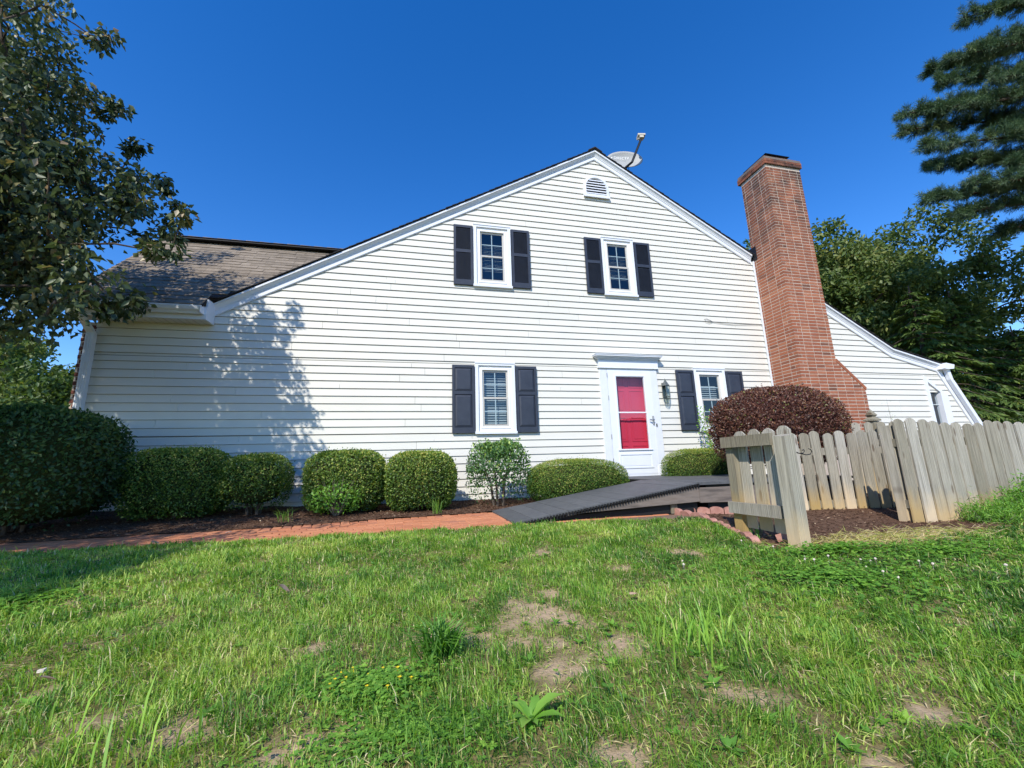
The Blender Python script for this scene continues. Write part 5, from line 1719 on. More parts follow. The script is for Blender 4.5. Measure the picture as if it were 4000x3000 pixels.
# fallen leaves
def dead_leaf(x, y, s, label, z=None, tilt=.4):
    m = MB()
    n_ = 5; v = []
    for i in range(n_ + 1):
        f = i / n_
        hw = s * .32 * math.sin(math.pi * min(.08 + f * .9, 1))
        v += [(-hw, s * (f - .5), .25 * hw + .12 * s * f * f), (0, s * (f - .5), .12 * s * f * f), (hw, s * (f - .5), .35 * hw + .12 * s * f * f)]
    m.add(v, [(3 * i + q, 3 * i + q + 1, 3 * i + q + 4, 3 * i + q + 3) for i in range(n_) for q in (0, 1)])
    o = m.build("fallen_leaf", 'deadleaf', loc=(x, y, (zl1(x, y) + .035) if z is None else z))
    o.rotation_euler = (random.uniform(-tilt, tilt), random.uniform(-tilt, tilt), random.uniform(0, 6.28))
    return tag(o, label, "fallen leaf", "fallen leaves")
dead_leaf(-.73, -4.49, .075, "pale fallen leaf standing in the sunny lawn left of centre", None, .9)
dead_leaf(-1.36, -5.06, .06, "brown fallen leaf in the lower left lawn")
dead_leaf(-1.23, -5.36, .05, "pinkish fallen leaf near the bottom left corner")
dead_leaf(-2.23, -2.84, .09, "pale curled leaf lying in shade at the path edge", None, .9)
dead_leaf(-2.14, -4.11, .07, "brown fallen leaf at the left edge of the sunlit grass")
dead_leaf(1.10, -5.17, .05, "small orange leaf beside the largest bare spot")
dead_leaf(.71, -4.85, .05, "small pale leaf above the largest bare spot")
dead_leaf(-2.9, -1.98, .10, "dry brown leaf on the shaded brick path", -.03, .2)
dead_leaf(-1.9, -2.2, .07, "small dry leaf on the brick path at the edge of the shade", -.035, .2)
lt = MB().hexa([(-.011, -.007, 0), (.011, -.008, 0), (.012, .007, .002), (-.01, .008, 0), (-.009, -.006, .010), (.01, -.007, .008), (.011, .006, .011), (-.009, .007, .008)])
tag(lt.build("paper_scrap", 'whitefl', loc=(-1.32, -5.25, zl1(-1.32, -5.25) + .02)), "small crumpled paper scrap in the grass at the lower left", "litter")

DOGWOOD = "-510,-161,489,21 -384,-227,400,16 -408,-190,251,28 -455,-202,314,26 -429,-154,297,22 -456,-122,314,26 -540,-122,739,21 -498,-94,354,28 -408,-83,441,18 -483,-73,428,15 -467,-178,410,26 -513,-185,561,31 -402,-170,357,18 -436,-146,405,18 -485,-212,561,22 -541,-144,590,31 -522,-135,433,30 -529,-129,423,27 -354,-172,432,17 -497,-112,442,22 -490,-218,620,30 -459,-167,342,21 -487,-127,369,27 -432,-225,472,31 -511,-174,564,27 -532,-64,439,21 -402,-189,480,19 -482,-199,510,21 -443,-168,240,24 -438,-190,428,31 -396,-186,314,15 -467,-120,533,15 -419,-144,427,18 -525,-101,582,26 -467,-180,414,24 -474,-218,552,30 -406,-203,268,21 -488,-143,241,23 -404,-219,393,27 -549,-100,615,27 -541,-43,402,31 -407,-239,495,24 -420,-225,506,30 -530,-139,601,30 -497,-141,489,29 -341,-212,377,13 -537,-67,384,20 -450,-163,445,23 -484,-172,600,22 -480,-172,345,31 -372,-190,390,12 -434,-206,426,23 -457,-170,570,32 -581,-48,469,29 -361,-243,413,14 -545,-109,447,21 -464,-239,584,28 -560,-79,501,24 -442,-198,590,25 -502,-123,506,27 -502,-91,371,25 -435,-144,245,22 -428,-169,428,17 -522,-102,257,25 -421,-185,539,13 -457,-165,254,29 -371,-235,394,16 -527,-141,449,24 -533,-122,532,30 -493,-100,487,27 -395,-224,402,29 -564,-105,616,20 -411,-236,458,22 -550,-106,422,22 -503,-113,494,25 -550,-111,484,26 -449,-207,396,21 -455,-179,591,31 -480,-163,630,24 -442,-88,506,15 -460,-217,514,25 -491,-191,577,30 -415,-256,576,21 -505,-142,525,30 -567,-136,700,31 -433,-193,277,30 -479,-109,333,26 -333,-204,367,13 -543,-133,530,31 -400,-207,505,16 -556,-136,719,25 -441,-204,331,26 -488,-104,520,20 -448,-201,649,21 -471,-166,476,29 -555,-123,534,22 -383,-95,432,20 -400,-206,344,31 -534,-142,554,23 -435,-166,515,19 -593,-45,408,22 -487,-159,379,24 -481,-72,480,14 -476,-146,398,29 -546,-77,509,27 -456,-181,354,21 -476,-198,457,28 -476,-163,570,26 -506,-130,329,21 -433,-178,349,31 -378,-235,494,16 -571,-56,443,21 -433,-212,342,23 -435,-151,470,17 -543,-76,462,23 -491,-107,326,27 -426,-152,256,26 -520,-118,553,27 -452,-183,404,22 -432,-108,445,12 -522,-101,444,32 -525,-101,656,30 -494,-129,520,20 -465,-149,305,23 -381,-139,441,18 -582,-104,658,28 -456,-230,597,23 -530,-108,390,28 -520,-113,578,28 -561,-74,507,23 -407,-184,333,14 -338,-216,393,18 -435,-227,502,25 -489,-112,417,22 -352,-190,369,13 -555,-103,703,29 -501,-117,289,20 -454,-233,494,22 -463,-232,545,25 -550,-88,349,29 -485,-138,377,30 -480,-188,570,31 -490,-161,565,23 -530,-81,316,27 -524,-91,529,23 -585,-74,570,21 -456,-81,343,15 -421,-178,433,15 -397,-228,412,20 -459,-207,349,31 -366,-232,577,11 -369,-237,559,13 -512,-67,738,10 -361,-206,501,13 -389,-179,530,11 -381,-198,498,9 -362,-164,484,12 -367,-166,473,11 -340,-133,444,10 -344,-139,455,9 -328,-123,425,12 -231,-296,312,12 -312,-146,365,10 -248,-273,284,13 -304,-189,351,12 -321,-145,388,13 -397,-55,303,14 -346,-158,279,14 -400,-83,281,12 -373,-147,271,10 -383,-140,260,12 -389,-95,294,11 -269,-266,285,12 -342,-157,356,12 -554,-304,457,29 -664,-287,493,32 -571,-302,475,25 -573,-280,461,29 -605,-293,488,29 -518,-239,508,25 -470,-333,423,33 -543,-188,418,35 -418,-159,302,31 -332,-237,350,25 -536,-241,280,30 -515,-231,337,31 -520,-336,381,28 -463,-178,298,33 -606,-236,262,34 -571,-246,529,32 -605,-274,508,33 -513,-285,498,28 -390,-325,352,26 -524,-243,422,34 -392,-231,308,28 -535,-287,319,28 -420,-253,359,30 -361,-164,410,28 -563,-176,448,27 -595,-254,340,31 -510,-229,263,32 -475,-277,301,28 -424,-288,372,34 -383,-207,360,29 -479,-336,496,32 -574,-284,323,25 -639,-286,367,28 -497,-163,286,24 -474,-316,354,32 -383,-214,260,31 -659,-308,371,34 -531,-197,348,26 -590,-238,483,35 -391,-221,344,35 -503,-318,382,25 -508,-159,346,25 -553,-275,439,35 -631,-290,385,32 -484,-232,439,33 -591,-270,389,33 -493,-288,504,25 -357,-240,340,30 -559,-181,232,31 -484,-162,394,28 -485,-227,402,25 -429,-220,410,34 -613,-336,596,31 -473,-183,369,30 -622,-250,391,26 -386,-214,342,31 -606,-315,545,30 -506,-191,277,35 -568,-334,436,34 -613,-271,534,25 -413,-192,263,31 -638,-338,391,29 -377,-165,439,25 -532,-280,306,31 -553,-239,426,30 -410,-221,384,25 -562,-260,385,24 -579,-308,361,35 -403,-222,284,27 -399,-206,259,26 -389,-198,236,30 -619,-278,547,28 -502,-187,426,26 -567,-284,487,29 -439,-316,408,30 -535,-185,403,24 -497,-137,342,31 -620,-299,360,31 -564,-313,397,36 -419,-324,436,36 -542,-230,391,27 -458,-149,298,24 -569,-284,368,28 -398,-201,358,31 -620,-291,340,27 -326,-214,377,24 -486,-330,470,33 -506,-249,405,36 -638,-285,544,28 -552,-178,453,33 -512,-272,366,26 -646,-251,536,26 -591,-212,333,28 -466,-336,467,33 -479,-241,386,34 -493,-322,505,25 -429,-301,350,28 -604,-323,397,32 -487,-315,376,30 -527,-270,453,30 -550,-227,327,25 -506,-161,252,25 -531,-144,262,25 -579,-285,546,34 -487,-152,276,31 -481,-211,266,29 -657,-280,452,33 -538,-339,498,31 -579,-207,335,31 -529,-222,331,31 -599,-200,441,25 -504,-162,242,25 -352,-274,290,31 -610,-255,328,27 -579,-278,443,29 -341,-190,414,30 -381,-208,393,35 -604,-233,370,24 -559,-277,350,35 -518,-310,345,32 -605,-236,412,30 -549,-284,363,33 -629,-329,499,28 -365,-231,313,25 -574,-154,402,30 -523,-324,394,24 -588,-254,368,26 -585,-314,401,30 -380,-174,358,28 -449,-287,423,35 -506,-174,309,35 -468,-265,461,36 -591,-336,364,31 -639,-260,498,30 -502,-264,317,27 -465,-150,366,35 -497,-159,255,26 -516,-179,223,27 -562,-195,423,29 -517,-184,334,30 -592,-321,461,25 -430,-144,298,29 -555,-314,535,33 -556,-261,399,25 -444,-156,303,29 -606,-273,365,34 -646,-334,441,34 -530,-240,385,32 -605,-237,421,31 -433,-187,221,25 -481,-300,334,30 -616,-338,385,28 -606,-270,535,36 -480,-327,539,25 -436,-313,350,33 -542,-262,396,30 -500,-140,338,24 -439,-152,388,30 -393,-301,388,28 -472,-208,229,35 -374,-208,426,26 -547,-189,236,27 -339,-183,414,33 -372,-182,266,30 -605,-257,298,25 -345,-257,290,27 -554,-300,445,33 -660,-283,557,29 -631,-237,513,27 -548,-326,486,26 -400,-185,297,34 -434,-331,461,34 -520,-240,327,26 -427,-312,338,32 -427,-298,316,34 -476,-316,389,34 -674,-336,588,28 -558,-216,352,25 -413,-231,478,25 -495,-267,396,33 -378,-200,340,32 -513,-192,321,36 -443,-144,332,28 -588,-262,434,29 -521,-260,377,30 -490,-204,286,25 -635,-325,370,26 -572,-188,368,25 -435,-266,537,29 -639,-295,542,35 -515,-215,493,25 -536,-137,312,25 -527,-256,378,28 -528,-171,248,35 -583,-327,475,36 -399,-266,361,25 -518,-165,281,27 -391,-175,393,25 -480,-159,306,32 -489,-296,505,31 -487,-261,334,25 -440,-146,272,30 -553,-198,362,33 -474,-273,373,31 -563,-187,232,36 -576,-201,334,28 -471,-339,618,35 -501,-202,392,28 -536,-267,436,25 -404,-172,275,26 -574,-319,426,31 -592,-321,384,26 -555,-179,284,30 -467,-196,395,31 -504,-324,463,35 -478,-256,395,36 -594,-317,413,29 -517,-268,418,25 -486,-220,246,31 -696,-328,567,25 -380,-316,410,30 -512,-190,378,32 -437,-331,562,29 -375,-241,303,34 -552,-184,254,31 -421,-308,457,30 -564,-146,417,33 -461,-223,314,29 -652,-306,577,29 -582,-230,307,24 -625,-321,439,34 -615,-240,323,33 -408,-232,279,34 -386,-334,402,26 -446,-303,403,27 -470,-312,356,34 -518,-252,416,30 -609,-326,586,24 -431,-228,430,26 -420,-187,308,28 -425,-274,471,32 -372,-227,288,26 -603,-266,502,36 -532,-212,340,27 -560,-150,400,25 -427,-277,369,30 -661,-334,420,35 -643,-325,385,34 -427,-206,283,36 -360,-285,364,32 -655,-394,338,35 -720,-447,456,35 -414,-281,232,28 -343,-258,239,27 -458,-262,231,30 -567,-372,275,30 -522,-419,373,37 -531,-288,266,32 -522,-359,296,32 -667,-422,339,34 -555,-207,464,38 -692,-360,357,27 -327,-288,213,30 -573,-338,324,31 -351,-402,375,27 -608,-150,218,29 -457,-277,218,37 -604,-384,311,33 -470,-406,392,30 -674,-360,290,30 -526,-412,408,38 -687,-380,345,28 -578,-390,371,34 -496,-278,280,28 -439,-277,212,32 -656,-482,419,37 -534,-182,259,29 -549,-308,247,36 -392,-266,237,35 -644,-324,267,34 -340,-281,196,28 -512,-292,265,27 -468,-243,202,31 -580,-307,246,26 -714,-430,388,31 -332,-308,301,38 -589,-413,339,35 -505,-305,308,28 -729,-393,340,32 -613,-451,365,26 -613,-424,385,30 -593,-364,286,36 -520,-394,393,27 -590,-359,275,28 -539,-345,292,34 -687,-352,257,35 -552,-255,378,37 -536,-432,380,27 -281,-302,225,37 -553,-393,381,32 -611,-326,263,27 -551,-451,413,27 -454,-396,397,33 -564,-442,382,36 -575,-438,363,35 -430,-425,368,30 -652,-434,373,37 -548,-245,306,37 -582,-160,340,33 -433,-276,198,30 -469,-166,227,29 -412,-262,209,27 -667,-300,384,29 -591,-158,191,32 -477,-334,278,32 -560,-383,279,31 -516,-319,286,29 -621,-477,452,34 -579,-306,210,35 -406,-277,201,37 -568,-378,370,26 -721,-439,392,36 -637,-463,394,38 -324,-322,329,38 -666,-472,410,27 -589,-472,385,28 -384,-339,319,30 -541,-257,517,38 -500,-405,338,28 -667,-238,321,29 -497,-315,212,28 -565,-465,415,33 -560,-282,442,28 -581,-197,285,30 -685,-283,404,32 -645,-482,400,34 -587,-310,243,38 -563,-467,465,32 -712,-404,302,29 -560,-404,373,29 -456,-299,239,32 -473,-308,199,36 -602,-322,292,37 -619,-425,385,26 -679,-347,263,35 -607,-377,333,38 -468,-315,263,32 -699,-319,576,33 -695,-400,361,30 -455,-277,225,30 -624,-185,337,32 -515,-432,388,28 -528,-398,368,33 -677,-401,339,34 -461,-378,386,37 -675,-359,332,34 -652,-334,581,34 -517,-407,373,34 -553,-252,455,30 -667,-408,404,28 -366,-357,332,27 -513,-373,354,28 -667,-478,472,31 -588,-197,341,28 -654,-329,224,32 -449,-424,379,34 -646,-335,245,27 -650,-415,414,37 -383,-430,399,29 -476,-407,356,29 -716,-403,381,28 -588,-385,367,34 -513,-324,239,28 -596,-395,393,30 -658,-464,375,30 -588,-370,330,32 -471,-293,248,29 -579,-396,368,34 -462,-389,320,32 -718,-324,368,37 -670,-353,611,28 -591,-294,620,29 -519,-291,490,37 -625,-216,457,34 -576,-281,494,35 -451,-159,467,34 -593,-341,620,32 -632,-282,479,29 -524,-201,442,36 -582,-166,466,34 -566,-231,465,29 -557,-170,394,28 -624,-282,604,29 -704,-344,631,37 -595,-300,578,28 -605,-181,400,30 -586,-155,361,33 -603,-166,391,28 -603,-309,608,34 -527,-157,357,27 -662,-380,653,27 -622,-182,442,37 -673,-275,554,30 -466,-191,358,29 -606,-186,401,33 -586,-309,537,37 -559,-266,447,33 -668,-305,503,34 -638,-320,629,27 -528,-277,513,28 -522,-233,413,27 -560,-253,502,28 -662,-354,644,31 -656,-298,545,30 -687,-328,619,33 -593,-316,548,28 -579,-319,570,35 -541,-288,519,37 -669,-352,527,36 -722,-332,615,27 -617,-273,550,35 -628,-249,472,31 -544,-219,462,29 -594,-314,576,37 -687,-365,571,35 -667,-386,353,31 -567,-420,290,32 -877,50,310,35 -475,-573,268,37 -411,-595,227,26 -461,-478,279,27 -397,-496,207,27 -685,-222,348,35 -513,-394,233,26 -453,-423,329,30 -557,-81,227,31 -600,-571,383,26 -655,-608,411,29 -503,-646,357,28 -660,-576,391,28 -611,-574,380,30 -433,-332,254,29 -659,-240,253,37 -561,-456,279,30 -1013,230,244,33 -607,-661,405,32 -354,-490,377,28 -547,-730,430,29 -689,-330,397,30 -461,-573,259,33 -523,-504,290,33 -429,-655,318,36 -480,-747,379,36 -396,-596,269,34 -420,-614,313,37 -585,-510,401,26 -567,-528,357,35 -705,-249,277,35 -517,-745,388,33 -529,-239,314,29 -885,6,326,36 -539,-693,436,31 -655,-253,340,30 -963,-186,432,34 -720,-334,315,37 -614,-248,270,27 -637,-53,270,37 -639,-622,439,27 -536,-321,396,31 -420,-467,214,27 -602,-575,351,30 -510,-570,415,28 -509,-217,263,37 -546,-509,330,30 -484,-275,211,29 -939,-53,385,27 -455,-347,274,29 -444,-700,341,35 -812,-117,261,30 -536,-462,370,29 -658,-192,242,36 -529,-360,214,35 -511,-646,371,30 -642,-275,343,32 -496,-251,223,27 -760,-349,422,36 -361,-534,242,32 -414,-567,217,32 -1014,-98,394,31 -586,-146,327,38 -732,14,212,35 -438,-684,295,34 -545,-464,255,29 -399,-554,326,29 -624,-431,439,28 -546,-649,395,35 -352,-449,301,28 -524,-574,408,29 -582,-285,331,35 -476,-402,385,28 -422,-609,257,33 -477,-695,414,31 -733,-430,433,30 -509,-760,425,29 -343,-427,233,34 -550,-514,379,38 -531,-493,311,29 -289,-470,290,28 -584,-270,217,30 -559,-637,408,33 -630,-338,282,29 -511,-543,326,26 -948,27,354,31 -522,-504,328,32 -506,-513,420,29 -559,-671,426,31 -521,-578,310,38 -652,-440,330,36 -563,-601,406,32 -442,-544,243,29 -394,-515,222,38 -516,-544,289,26 -284,-320,238,35 -602,-11,211,27 -521,-770,401,36 -549,-659,413,27 -658,-424,319,30 -428,-695,305,28 -561,-559,347,34 -609,-497,324,37 -579,-741,426,37 -496,-406,254,37 -485,-414,205,38 -494,-476,265,37 -521,-837,439,32 -556,-161,298,26 -477,-650,335,33 -457,-677,343,34 -507,-615,361,35 -481,-679,341,37 -435,-564,356,31 -631,-397,315,34 -506,-330,280,33 -649,-641,425,36 -657,-551,385,29 -679,-228,356,29 -679,-353,416,32 -732,-363,397,32 -747,-376,340,34 -467,-623,295,34 -435,-433,346,32 -782,-90,332,27 -470,-513,387,32 -550,-564,352,32 -1131,62,401,36 -464,-639,299,28 -408,-617,231,27 -464,-664,373,32 -528,-547,415,28 -591,-710,430,36 -524,-685,366,31 -461,-740,352,28 -643,-411,403,27 -1024,136,265,29 -471,-373,258,30 -546,-521,377,38 -563,-673,376,37 -348,-467,206,34 -389,-623,255,35 -842,-228,329,28 -568,-428,321,38 -663,-420,325,35 -837,-107,402,35 -907,-238,406,35 -585,-692,410,31 -684,-450,354,28 -483,-581,363,35 -368,-530,209,34 -786,18,237,27 -488,-486,324,29 -762,-138,319,28 -450,-645,299,32 -522,-367,390,34 -833,-1,299,30 -447,-309,348,38 -460,-446,403,34 -424,-425,218,36 -407,-655,277,30 -580,-408,242,36 -555,-539,359,37 -545,-793,436,27 -455,-702,351,28 -564,-457,324,29 -886,-272,432,31 -481,-512,337,27 -564,-364,348,27 -673,-437,396,29 -436,-517,240,32 -538,-270,311,34 -719,-157,405,31 -479,-549,272,34 -534,-468,314,33 -529,-232,320,30 -523,-593,309,31 -577,-393,418,34 -730,-546,430,36 -548,-496,306,29 -679,-525,409,30 -474,-415,333,33 -435,-584,342,29 -419,-540,237,26 -575,-602,437,36 -379,-344,219,34 -447,-389,323,31 -561,-646,391,28 -501,-142,472,30 -530,-138,542,29 -562,-210,526,23 -586,-266,601,28 -495,-182,492,27 -525,-194,466,23 -609,-182,602,26 -504,-230,534,22 -586,-248,585,20 -549,-152,499,29 -609,-282,644,23 -513,-128,489,24 -509,-180,450,20 -584,-188,593,29 -513,-140,502,25 -568,-240,573,27 -492,-164,501,29 -570,-135,529,29 -615,-321,634,29 -527,-222,509,23 -528,-202,526,23 -528,-150,497,24 -628,-268,639,28 -599,-333,632,22 -575,-110,559,29"
PINE_LIMBS = "1584,-68,1335,1899,-186,1396 1702,-100,1377,1953,-174,1449 1497,-5,1196,1942,-144,1274 1519,-49,1197,1841,-179,1236 1486,-25,1130,2026,-103,1244 1625,-59,1252,1985,-142,1356 1326,-17,997,1862,-140,1079 1404,28,1001,2053,-64,1108 1336,-39,875,1887,-109,975 1518,-24,1065,1911,-122,1095 1518,55,914,1994,-62,965 1577,10,913,2010,-52,949 1340,-15,732,1802,-109,794 1424,-25,693,1811,-99,759 1429,-66,754,1669,-158,755 1738,42,715,2028,-15,800 1656,-47,982,1952,-93,1037 1554,-103,1078,1875,-144,1130 1602,-64,840,1907,-80,874"

# ---------------------------------------------------------------- trees
def limb_tree(root_pts, pts, r_tip=.006, r_max=.12, n=5):
    """joins cluster centres to a trunk by a nearest-neighbour tree; returns one branching mesh"""
    nodes = [np.array(p, float) for p in root_pts]
    par = [-1] + list(range(len(root_pts) - 1))
    base = nodes[-1]
    order = sorted(range(len(pts)), key=lambda i: np.linalg.norm(pts[i] - base))
    for i in order:
        p = np.array(pts[i], float)
        arr = np.array(nodes[1:])
        d = np.linalg.norm(arr - p, axis=1) + .25 * np.linalg.norm(arr - base, axis=1)
        j = int(np.argmin(d)) + 1
        nodes.append(p); par.append(j)
    cnt = np.ones(len(nodes))
    for i in range(len(nodes) - 1, 0, -1):
        cnt[par[i]] += cnt[i]
    m = MB()
    for i in range(1, len(nodes)):
        a, b = nodes[par[i]], nodes[i]
        ra = min(r_tip * cnt[i] ** .45 * 1.15, r_max); rb = min(r_tip * cnt[i] ** .45, r_max)
        if i >= len(root_pts):
            mid = (a + b) / 2 + np.array([0, 0, .06 * np.linalg.norm(b - a)]) + RNG.normal(size=3) * .02
            m.tube([a, mid, b], [ra, (ra + rb) / 2, rb], n)
    return m
def cluster_leaves(C_, rad, n_per, L, Wd, rg, droop=.6, flat=.7, tone_mu=.4, tone_sd=.18):
    P = np.repeat(C_, n_per, 0); rr = np.repeat(rad, n_per)
    d = rand_dirs(len(P), rg) * (rg.random(len(P)) ** .45 * rr)[:, None]
    d[:, 2] *= flat
    P = P + d
    D = unit(rand_dirs(len(P), rg) * .8 + unit(d) * .3 + np.array([0, 0, -droop]))
    N = rand_dirs(len(P), rg) + np.array([0, 0, .6])
    ct = np.repeat(rg.normal(size=len(C_)) * .10, n_per)
    tone = np.clip(tone_mu + tone_sd * rg.normal(size=len(P)) + ct, 0, 1)
    return leaves(P, D, N, L * rg.uniform(.7, 1.2, len(P)), Wd * rg.uniform(.8, 1.2, len(P)), tone, .18)

dg = np.array([[float(q) / 100 for q in s.split(',')] for s in DOGWOOD.split()])
rg = np.random.default_rng(401)
near_ = dg[:, 1] > -4.3
for sel, base, label, nm in ((near_, (-6.6, -2.6, -.12), "broad dogwood with drooping leaves reaching in at the upper left", "dogwood_tree"),
                             (~near_, (-7.6, -6.6, -.2), "second dogwood left of the lawn whose shade falls on the path", "dogwood_tree")):
    Cc_ = dg[sel]
    t = tag(empty(nm, base), label, "tree")
    b = np.array(base)
    tp = [b, b + np.array([.05, .03, .9]), b + np.array([.02, .1, 1.7]), b + np.array([.1, .12, 2.3])]
    MB().tube([tuple(p - b) for p in tp], [.17, .13, .12, .10], 10).build("trunk", 'bark', t)
    br = limb_tree([tuple(p - b) for p in tp[:1]] + [tuple(p - b) for p in tp[2:]], [c[:3] - b for c in Cc_], .0055, .075)
    br.build("limbs", 'bark', t)
    npc = 66
    co, F, tn = cluster_leaves(Cc_[:, :3] - b, Cc_[:, 3], npc, .088, .048, rg, .75, .75, .42, .2)
    put("crown", fast_mesh("crown", co, F, 'dog', tn), t)

def lump_tree(name, base, h, crown_c, crown_r, n_l, n_per, L, Wd, material, label, seed, trunk=.2, tone_mu=.45, lump_r=(.5, .9), flat=.75):
    rg = np.random.default_rng(seed)
    t = tag(empty(name, base), label, "tree", "trees behind the house")
    MB().tube([(0, 0, -.2), (.05, 0, h * .3), (crown_c[0] * .6, crown_c[1] * .6, crown_c[2])], [trunk, trunk * .8, trunk * .45], 8).build("trunk", 'bark', t)
    d = rand_dirs(n_l, rg)
    q = rg.random(n_l) ** .4
    Cn = np.array(crown_c) + d * np.array(crown_r) * q[:, None] * (1 + .18 * rg.normal(size=n_l))[:, None]
    rad = rg.uniform(*lump_r, n_l)
    sub = rg.integers(0, n_l, n_l)
    limb_tree([(0, 0, h * .15), (crown_c[0] * .3, crown_c[1] * .3, max(crown_c[2] - crown_r[2] * .8, h * .25))], [Cn[i] for i in range(0, n_l, 3)], .012, trunk * .6, 4).build("limbs", 'bark', t)
    co, F, tn = cluster_leaves(Cn, rad, n_per, L, Wd, rg, .3, flat, tone_mu, .17)
    put("crown", fast_mesh("crown", co, F, material, tn), t)
    return t
# right of the chimney
lump_tree("broadleaf_tree", (17.0, 6.5, -.1), 10, (0, 0, 7.0), (4.4, 3.2, 3.3), 190, 210, .22, .10, 'tree1', "tall broad leafy tree rising behind the right end of the roof", 501, .3, .5, (.5, .95), .6)
lump_tree("broadleaf_tree", (23.0, 6.0, -.1), 11, (0, 0, 7.2), (4.4, 3.2, 4.2), 200, 200, .22, .10, 'tree1', "second leafy tree filling the right edge behind the pine", 502, .3, .42, (.5, .9), .6)
lump_tree("broadleaf_tree", (27.0, 13.0, -.1), 9, (0, 0, 4.2), (5.5, 4, 4.0), 160, 160, .3, .14, 'tree1', "low dark tree mass behind the evergreens at the right", 503, .3, .3, (.7, 1.2), .7)

def conifer(name, base, h, r, n_whorl, label, seed, material='tree2', droop=.35, L=.22, Wd=.07, n_card=90, tone_mu=.45, taper=.9):
    rg = np.random.default_rng(seed)
    t = tag(empty(name, base), label, "tree", "evergreens at the right end of the house")
    MB().tube([(0, 0, -.2), (0, 0, h * .5), (0, 0, h)], [.16, .10, .02], 8).build("trunk", 'bark', t)
    m = MB(); P, D, T = [], [], []
    for k in range(n_whorl):
        f = k / n_whorl
        z = h * (.06 + .92 * f)
        ln = r * (1 - f) ** taper * rg.uniform(.75, 1.12) + .15
        a = k * 2.399 + rg.uniform(-.4, .4)
        tip = np.array([ln * math.cos(a), ln * math.sin(a), z - droop * ln * rg.uniform(.6, 1.3)])
        b0 = np.array([0, 0, z])
        mid = (b0 + tip) / 2 + np.array([0, 0, .10 * ln])
        m.tube([b0, mid, tip], [.03 * (1 - f) + .008, .015, .004], 4)
        nc = int(n_card * (.25 + ln / r))
        s = rg.random(nc) ** .65
        q = (1 - s)[:, None] ** 2 * b0 + 2 * (s * (1 - s))[:, None] * mid + (s ** 2)[:, None] * tip
        side = np.array([-math.sin(a), math.cos(a), 0])
        wv = (rg.uniform(-1, 1, nc) * (.30 * ln * (1.05 - s) + .08))
        pp = q + side * wv[:, None] + np.array([0, 0, -1.0]) * (np.abs(wv) * .25 + rg.random(nc) * .05)[:, None]
        P.append(pp)
        D.append(unit(tip - b0)[None, :] * .9 + side * np.sign(wv)[:, None] * .7 + rand_dirs(nc, rg) * .35 + np.array([0, 0, -.35]))
        T.append(np.clip(tone_mu + .2 * rg.normal(size=nc) + .15 * (s - .5), 0, 1))
    m.build("branches", 'bark', t)
    P = np.concatenate(P); D = np.concatenate(D); T = np.concatenate(T)
    N = rand_dirs(len(P), rg) * .6 + np.array([0, 0, 1.0])
    co, F, tn = leaves(P, D, N, L * rg.uniform(.6, 1.2, len(P)), Wd * rg.uniform(.7, 1.3, len(P)), T, .1)
    put("crown", fast_mesh("crown", co, F, material, tn), t)
    return t
conifer("hemlock", (17.2, 3.0, -.1), 6.6, 2.6, 90, "drooping hemlock standing just right of the house", 601, n_card=170)
conifer("hemlock", (20.6, 3.8, -.1), 7.0, 2.8, 90, "hemlock at the right edge behind the tall fence", 602, n_card=170, tone_mu=.4)
conifer("hemlock", (15.2, 4.8, -.1), 5.2, 1.9, 70, "small hemlock close behind the right gutter", 603, n_card=140, tone_mu=.42)
conifer("white_pine", (13.2, 5.6, -.1), 6.2, 1.5, 60, "young bluish pine behind the sloping right roof edge", 604, 'pine', .05, .24, .03, 260, .6)

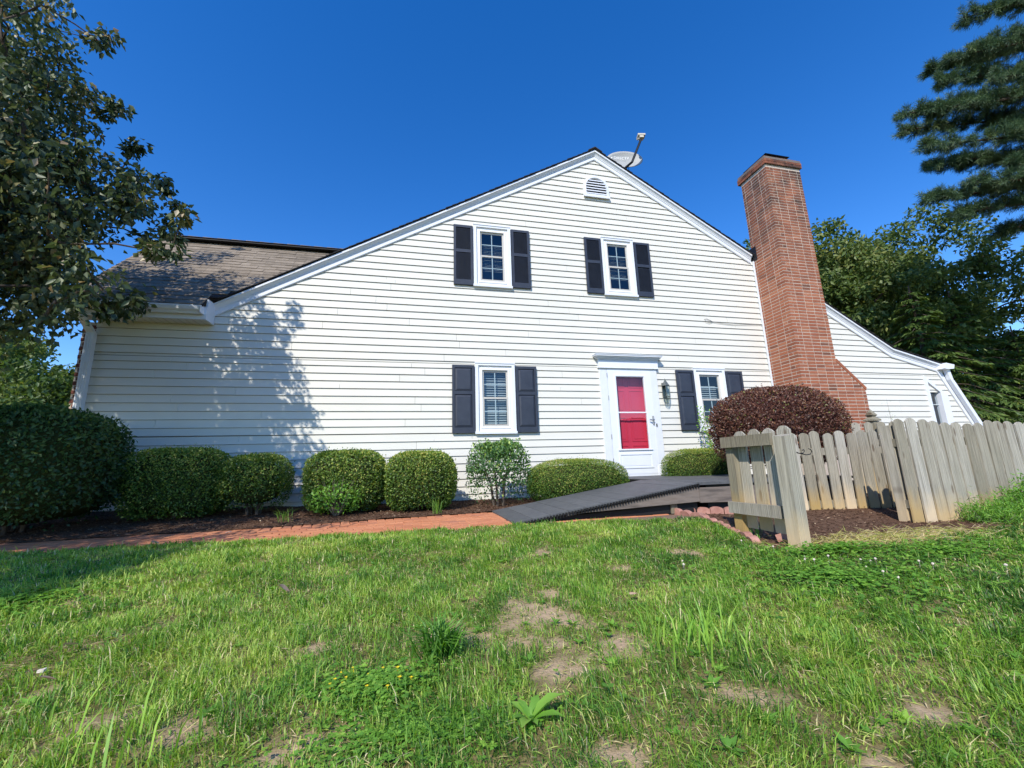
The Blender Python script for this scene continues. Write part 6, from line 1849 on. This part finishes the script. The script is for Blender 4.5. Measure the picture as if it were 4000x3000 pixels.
# near white pine whose boughs hang in at the upper right
def near_pine():
    rg = np.random.default_rng(701)
    base = np.array([25.0, 1.6, -.15])
    t = tag(empty("white_pine", tuple(base)), "near white pine with long needled boughs hanging in at the upper right", "tree")
    MB().tube([(0, 0, -.1), (.05, 0, 5), (0, .05, 11), (0, 0, 18)], [.36, .32, .25, .06], 10).build("trunk", 'bark', t)
    boughs = [np.array([float(q) / 100 for q in s.split(',')]).reshape(2, 3) for s in PINE_LIMBS.split()]
    m = MB(); tips = []
    for tip, b1 in boughs:
        tip = tip - base; b1 = b1 - base
        b0 = np.array([0, 0, b1[2] + .6])
        m.tube([b0, b1, (b1 + tip) / 2 + np.array([0, 0, -.06]), tip], [.09, .055, .035, .010], 6)
        dirn = unit(tip - b1); side = unit(np.cross(dirn, [0, 0, 1.0]))
        Ln = np.linalg.norm(tip - b1)
        for k in range(int(30 * Ln)):
            s = rg.uniform(-.15, 1.0)
            q = b1 + (tip - b1) * s
            ln = rg.uniform(.18, .62) * (1.1 - .62 * max(s, 0))
            sg = rg.choice([-1, 1])
            e = q + dirn * ln * .8 + side * sg * ln * rg.uniform(.2, .8) + np.array([0, 0, rg.uniform(-.16, .20)])
            m.tube([q, (q + e) / 2 + np.array([0, 0, -.03]), e], [.012, .009, .004], 4)
            for w in range(3):
                f = .35 + .65 * w / 2
                tips.append((q + (e - q) * f, unit(e - q)))
    m.build("boughs", 'bark', t)
    B = np.array([a for a, _ in tips]); Dn = np.array([d for _, d in tips])
    npt = 40
    P = np.repeat(B, npt, 0) + RNG.normal(size=(len(B) * npt, 3)) * .03
    D = unit(np.repeat(Dn, npt, 0) * .75 + rand_dirs(len(P), rg) * .75 + np.array([0, 0, -.12]))
    tn = np.clip(np.repeat(rg.normal(.45, .16, len(B)), npt) + .12 * rg.normal(size=len(P)), 0, 1)
    co, F, tt = leaves(P, D, rand_dirs(len(P), rg), rg.uniform(.11, .19, len(P)), .0095, tn, .02)
    put("needles", fast_mesh("needles", co, F, 'pine', tt), t)
near_pine()

# left, beyond the corner of the house
lump_tree("broadleaf_tree", (-19.5, 14.5, -.1), 8, (0, 0, 4.9), (3.4, 3, 2.5), 120, 150, .26, .14, 'tree3', "sunlit yellow green tree far beyond the left corner of the house", 801, .25, .6, (.5, .9))
lump_tree("broadleaf_tree", (-14.6, 14.0, -.1), 7, (0, 0, 3.4), (2.6, 2.2, 2.3), 90, 140, .22, .12, 'tree3', "bushy green tree just behind the left corner of the house", 802, .2, .4, (.5, .85))
lump_tree("broadleaf_tree", (-26, 20, -.1), 9, (0, 0, 5.5), (5, 4, 4.4), 130, 140, .34, .18, 'tree3', "large dark tree at the far left horizon", 803, .3, .25, (.8, 1.3))
lump_tree("broadleaf_tree", (24.8, 5.2, -.1), 8, (0, 0, 3.6), (2.8, 2.4, 3.4), 120, 170, .22, .10, 'tree1', "low leafy tree at the far right edge behind the fence", 804, .2, .4, (.5, .9), .6)
conifer("hemlock", (22.8, 3.4, -.1), 5.5, 2.4, 80, "short hemlock farthest right above the tall fence", 805, n_card=150, tone_mu=.42)
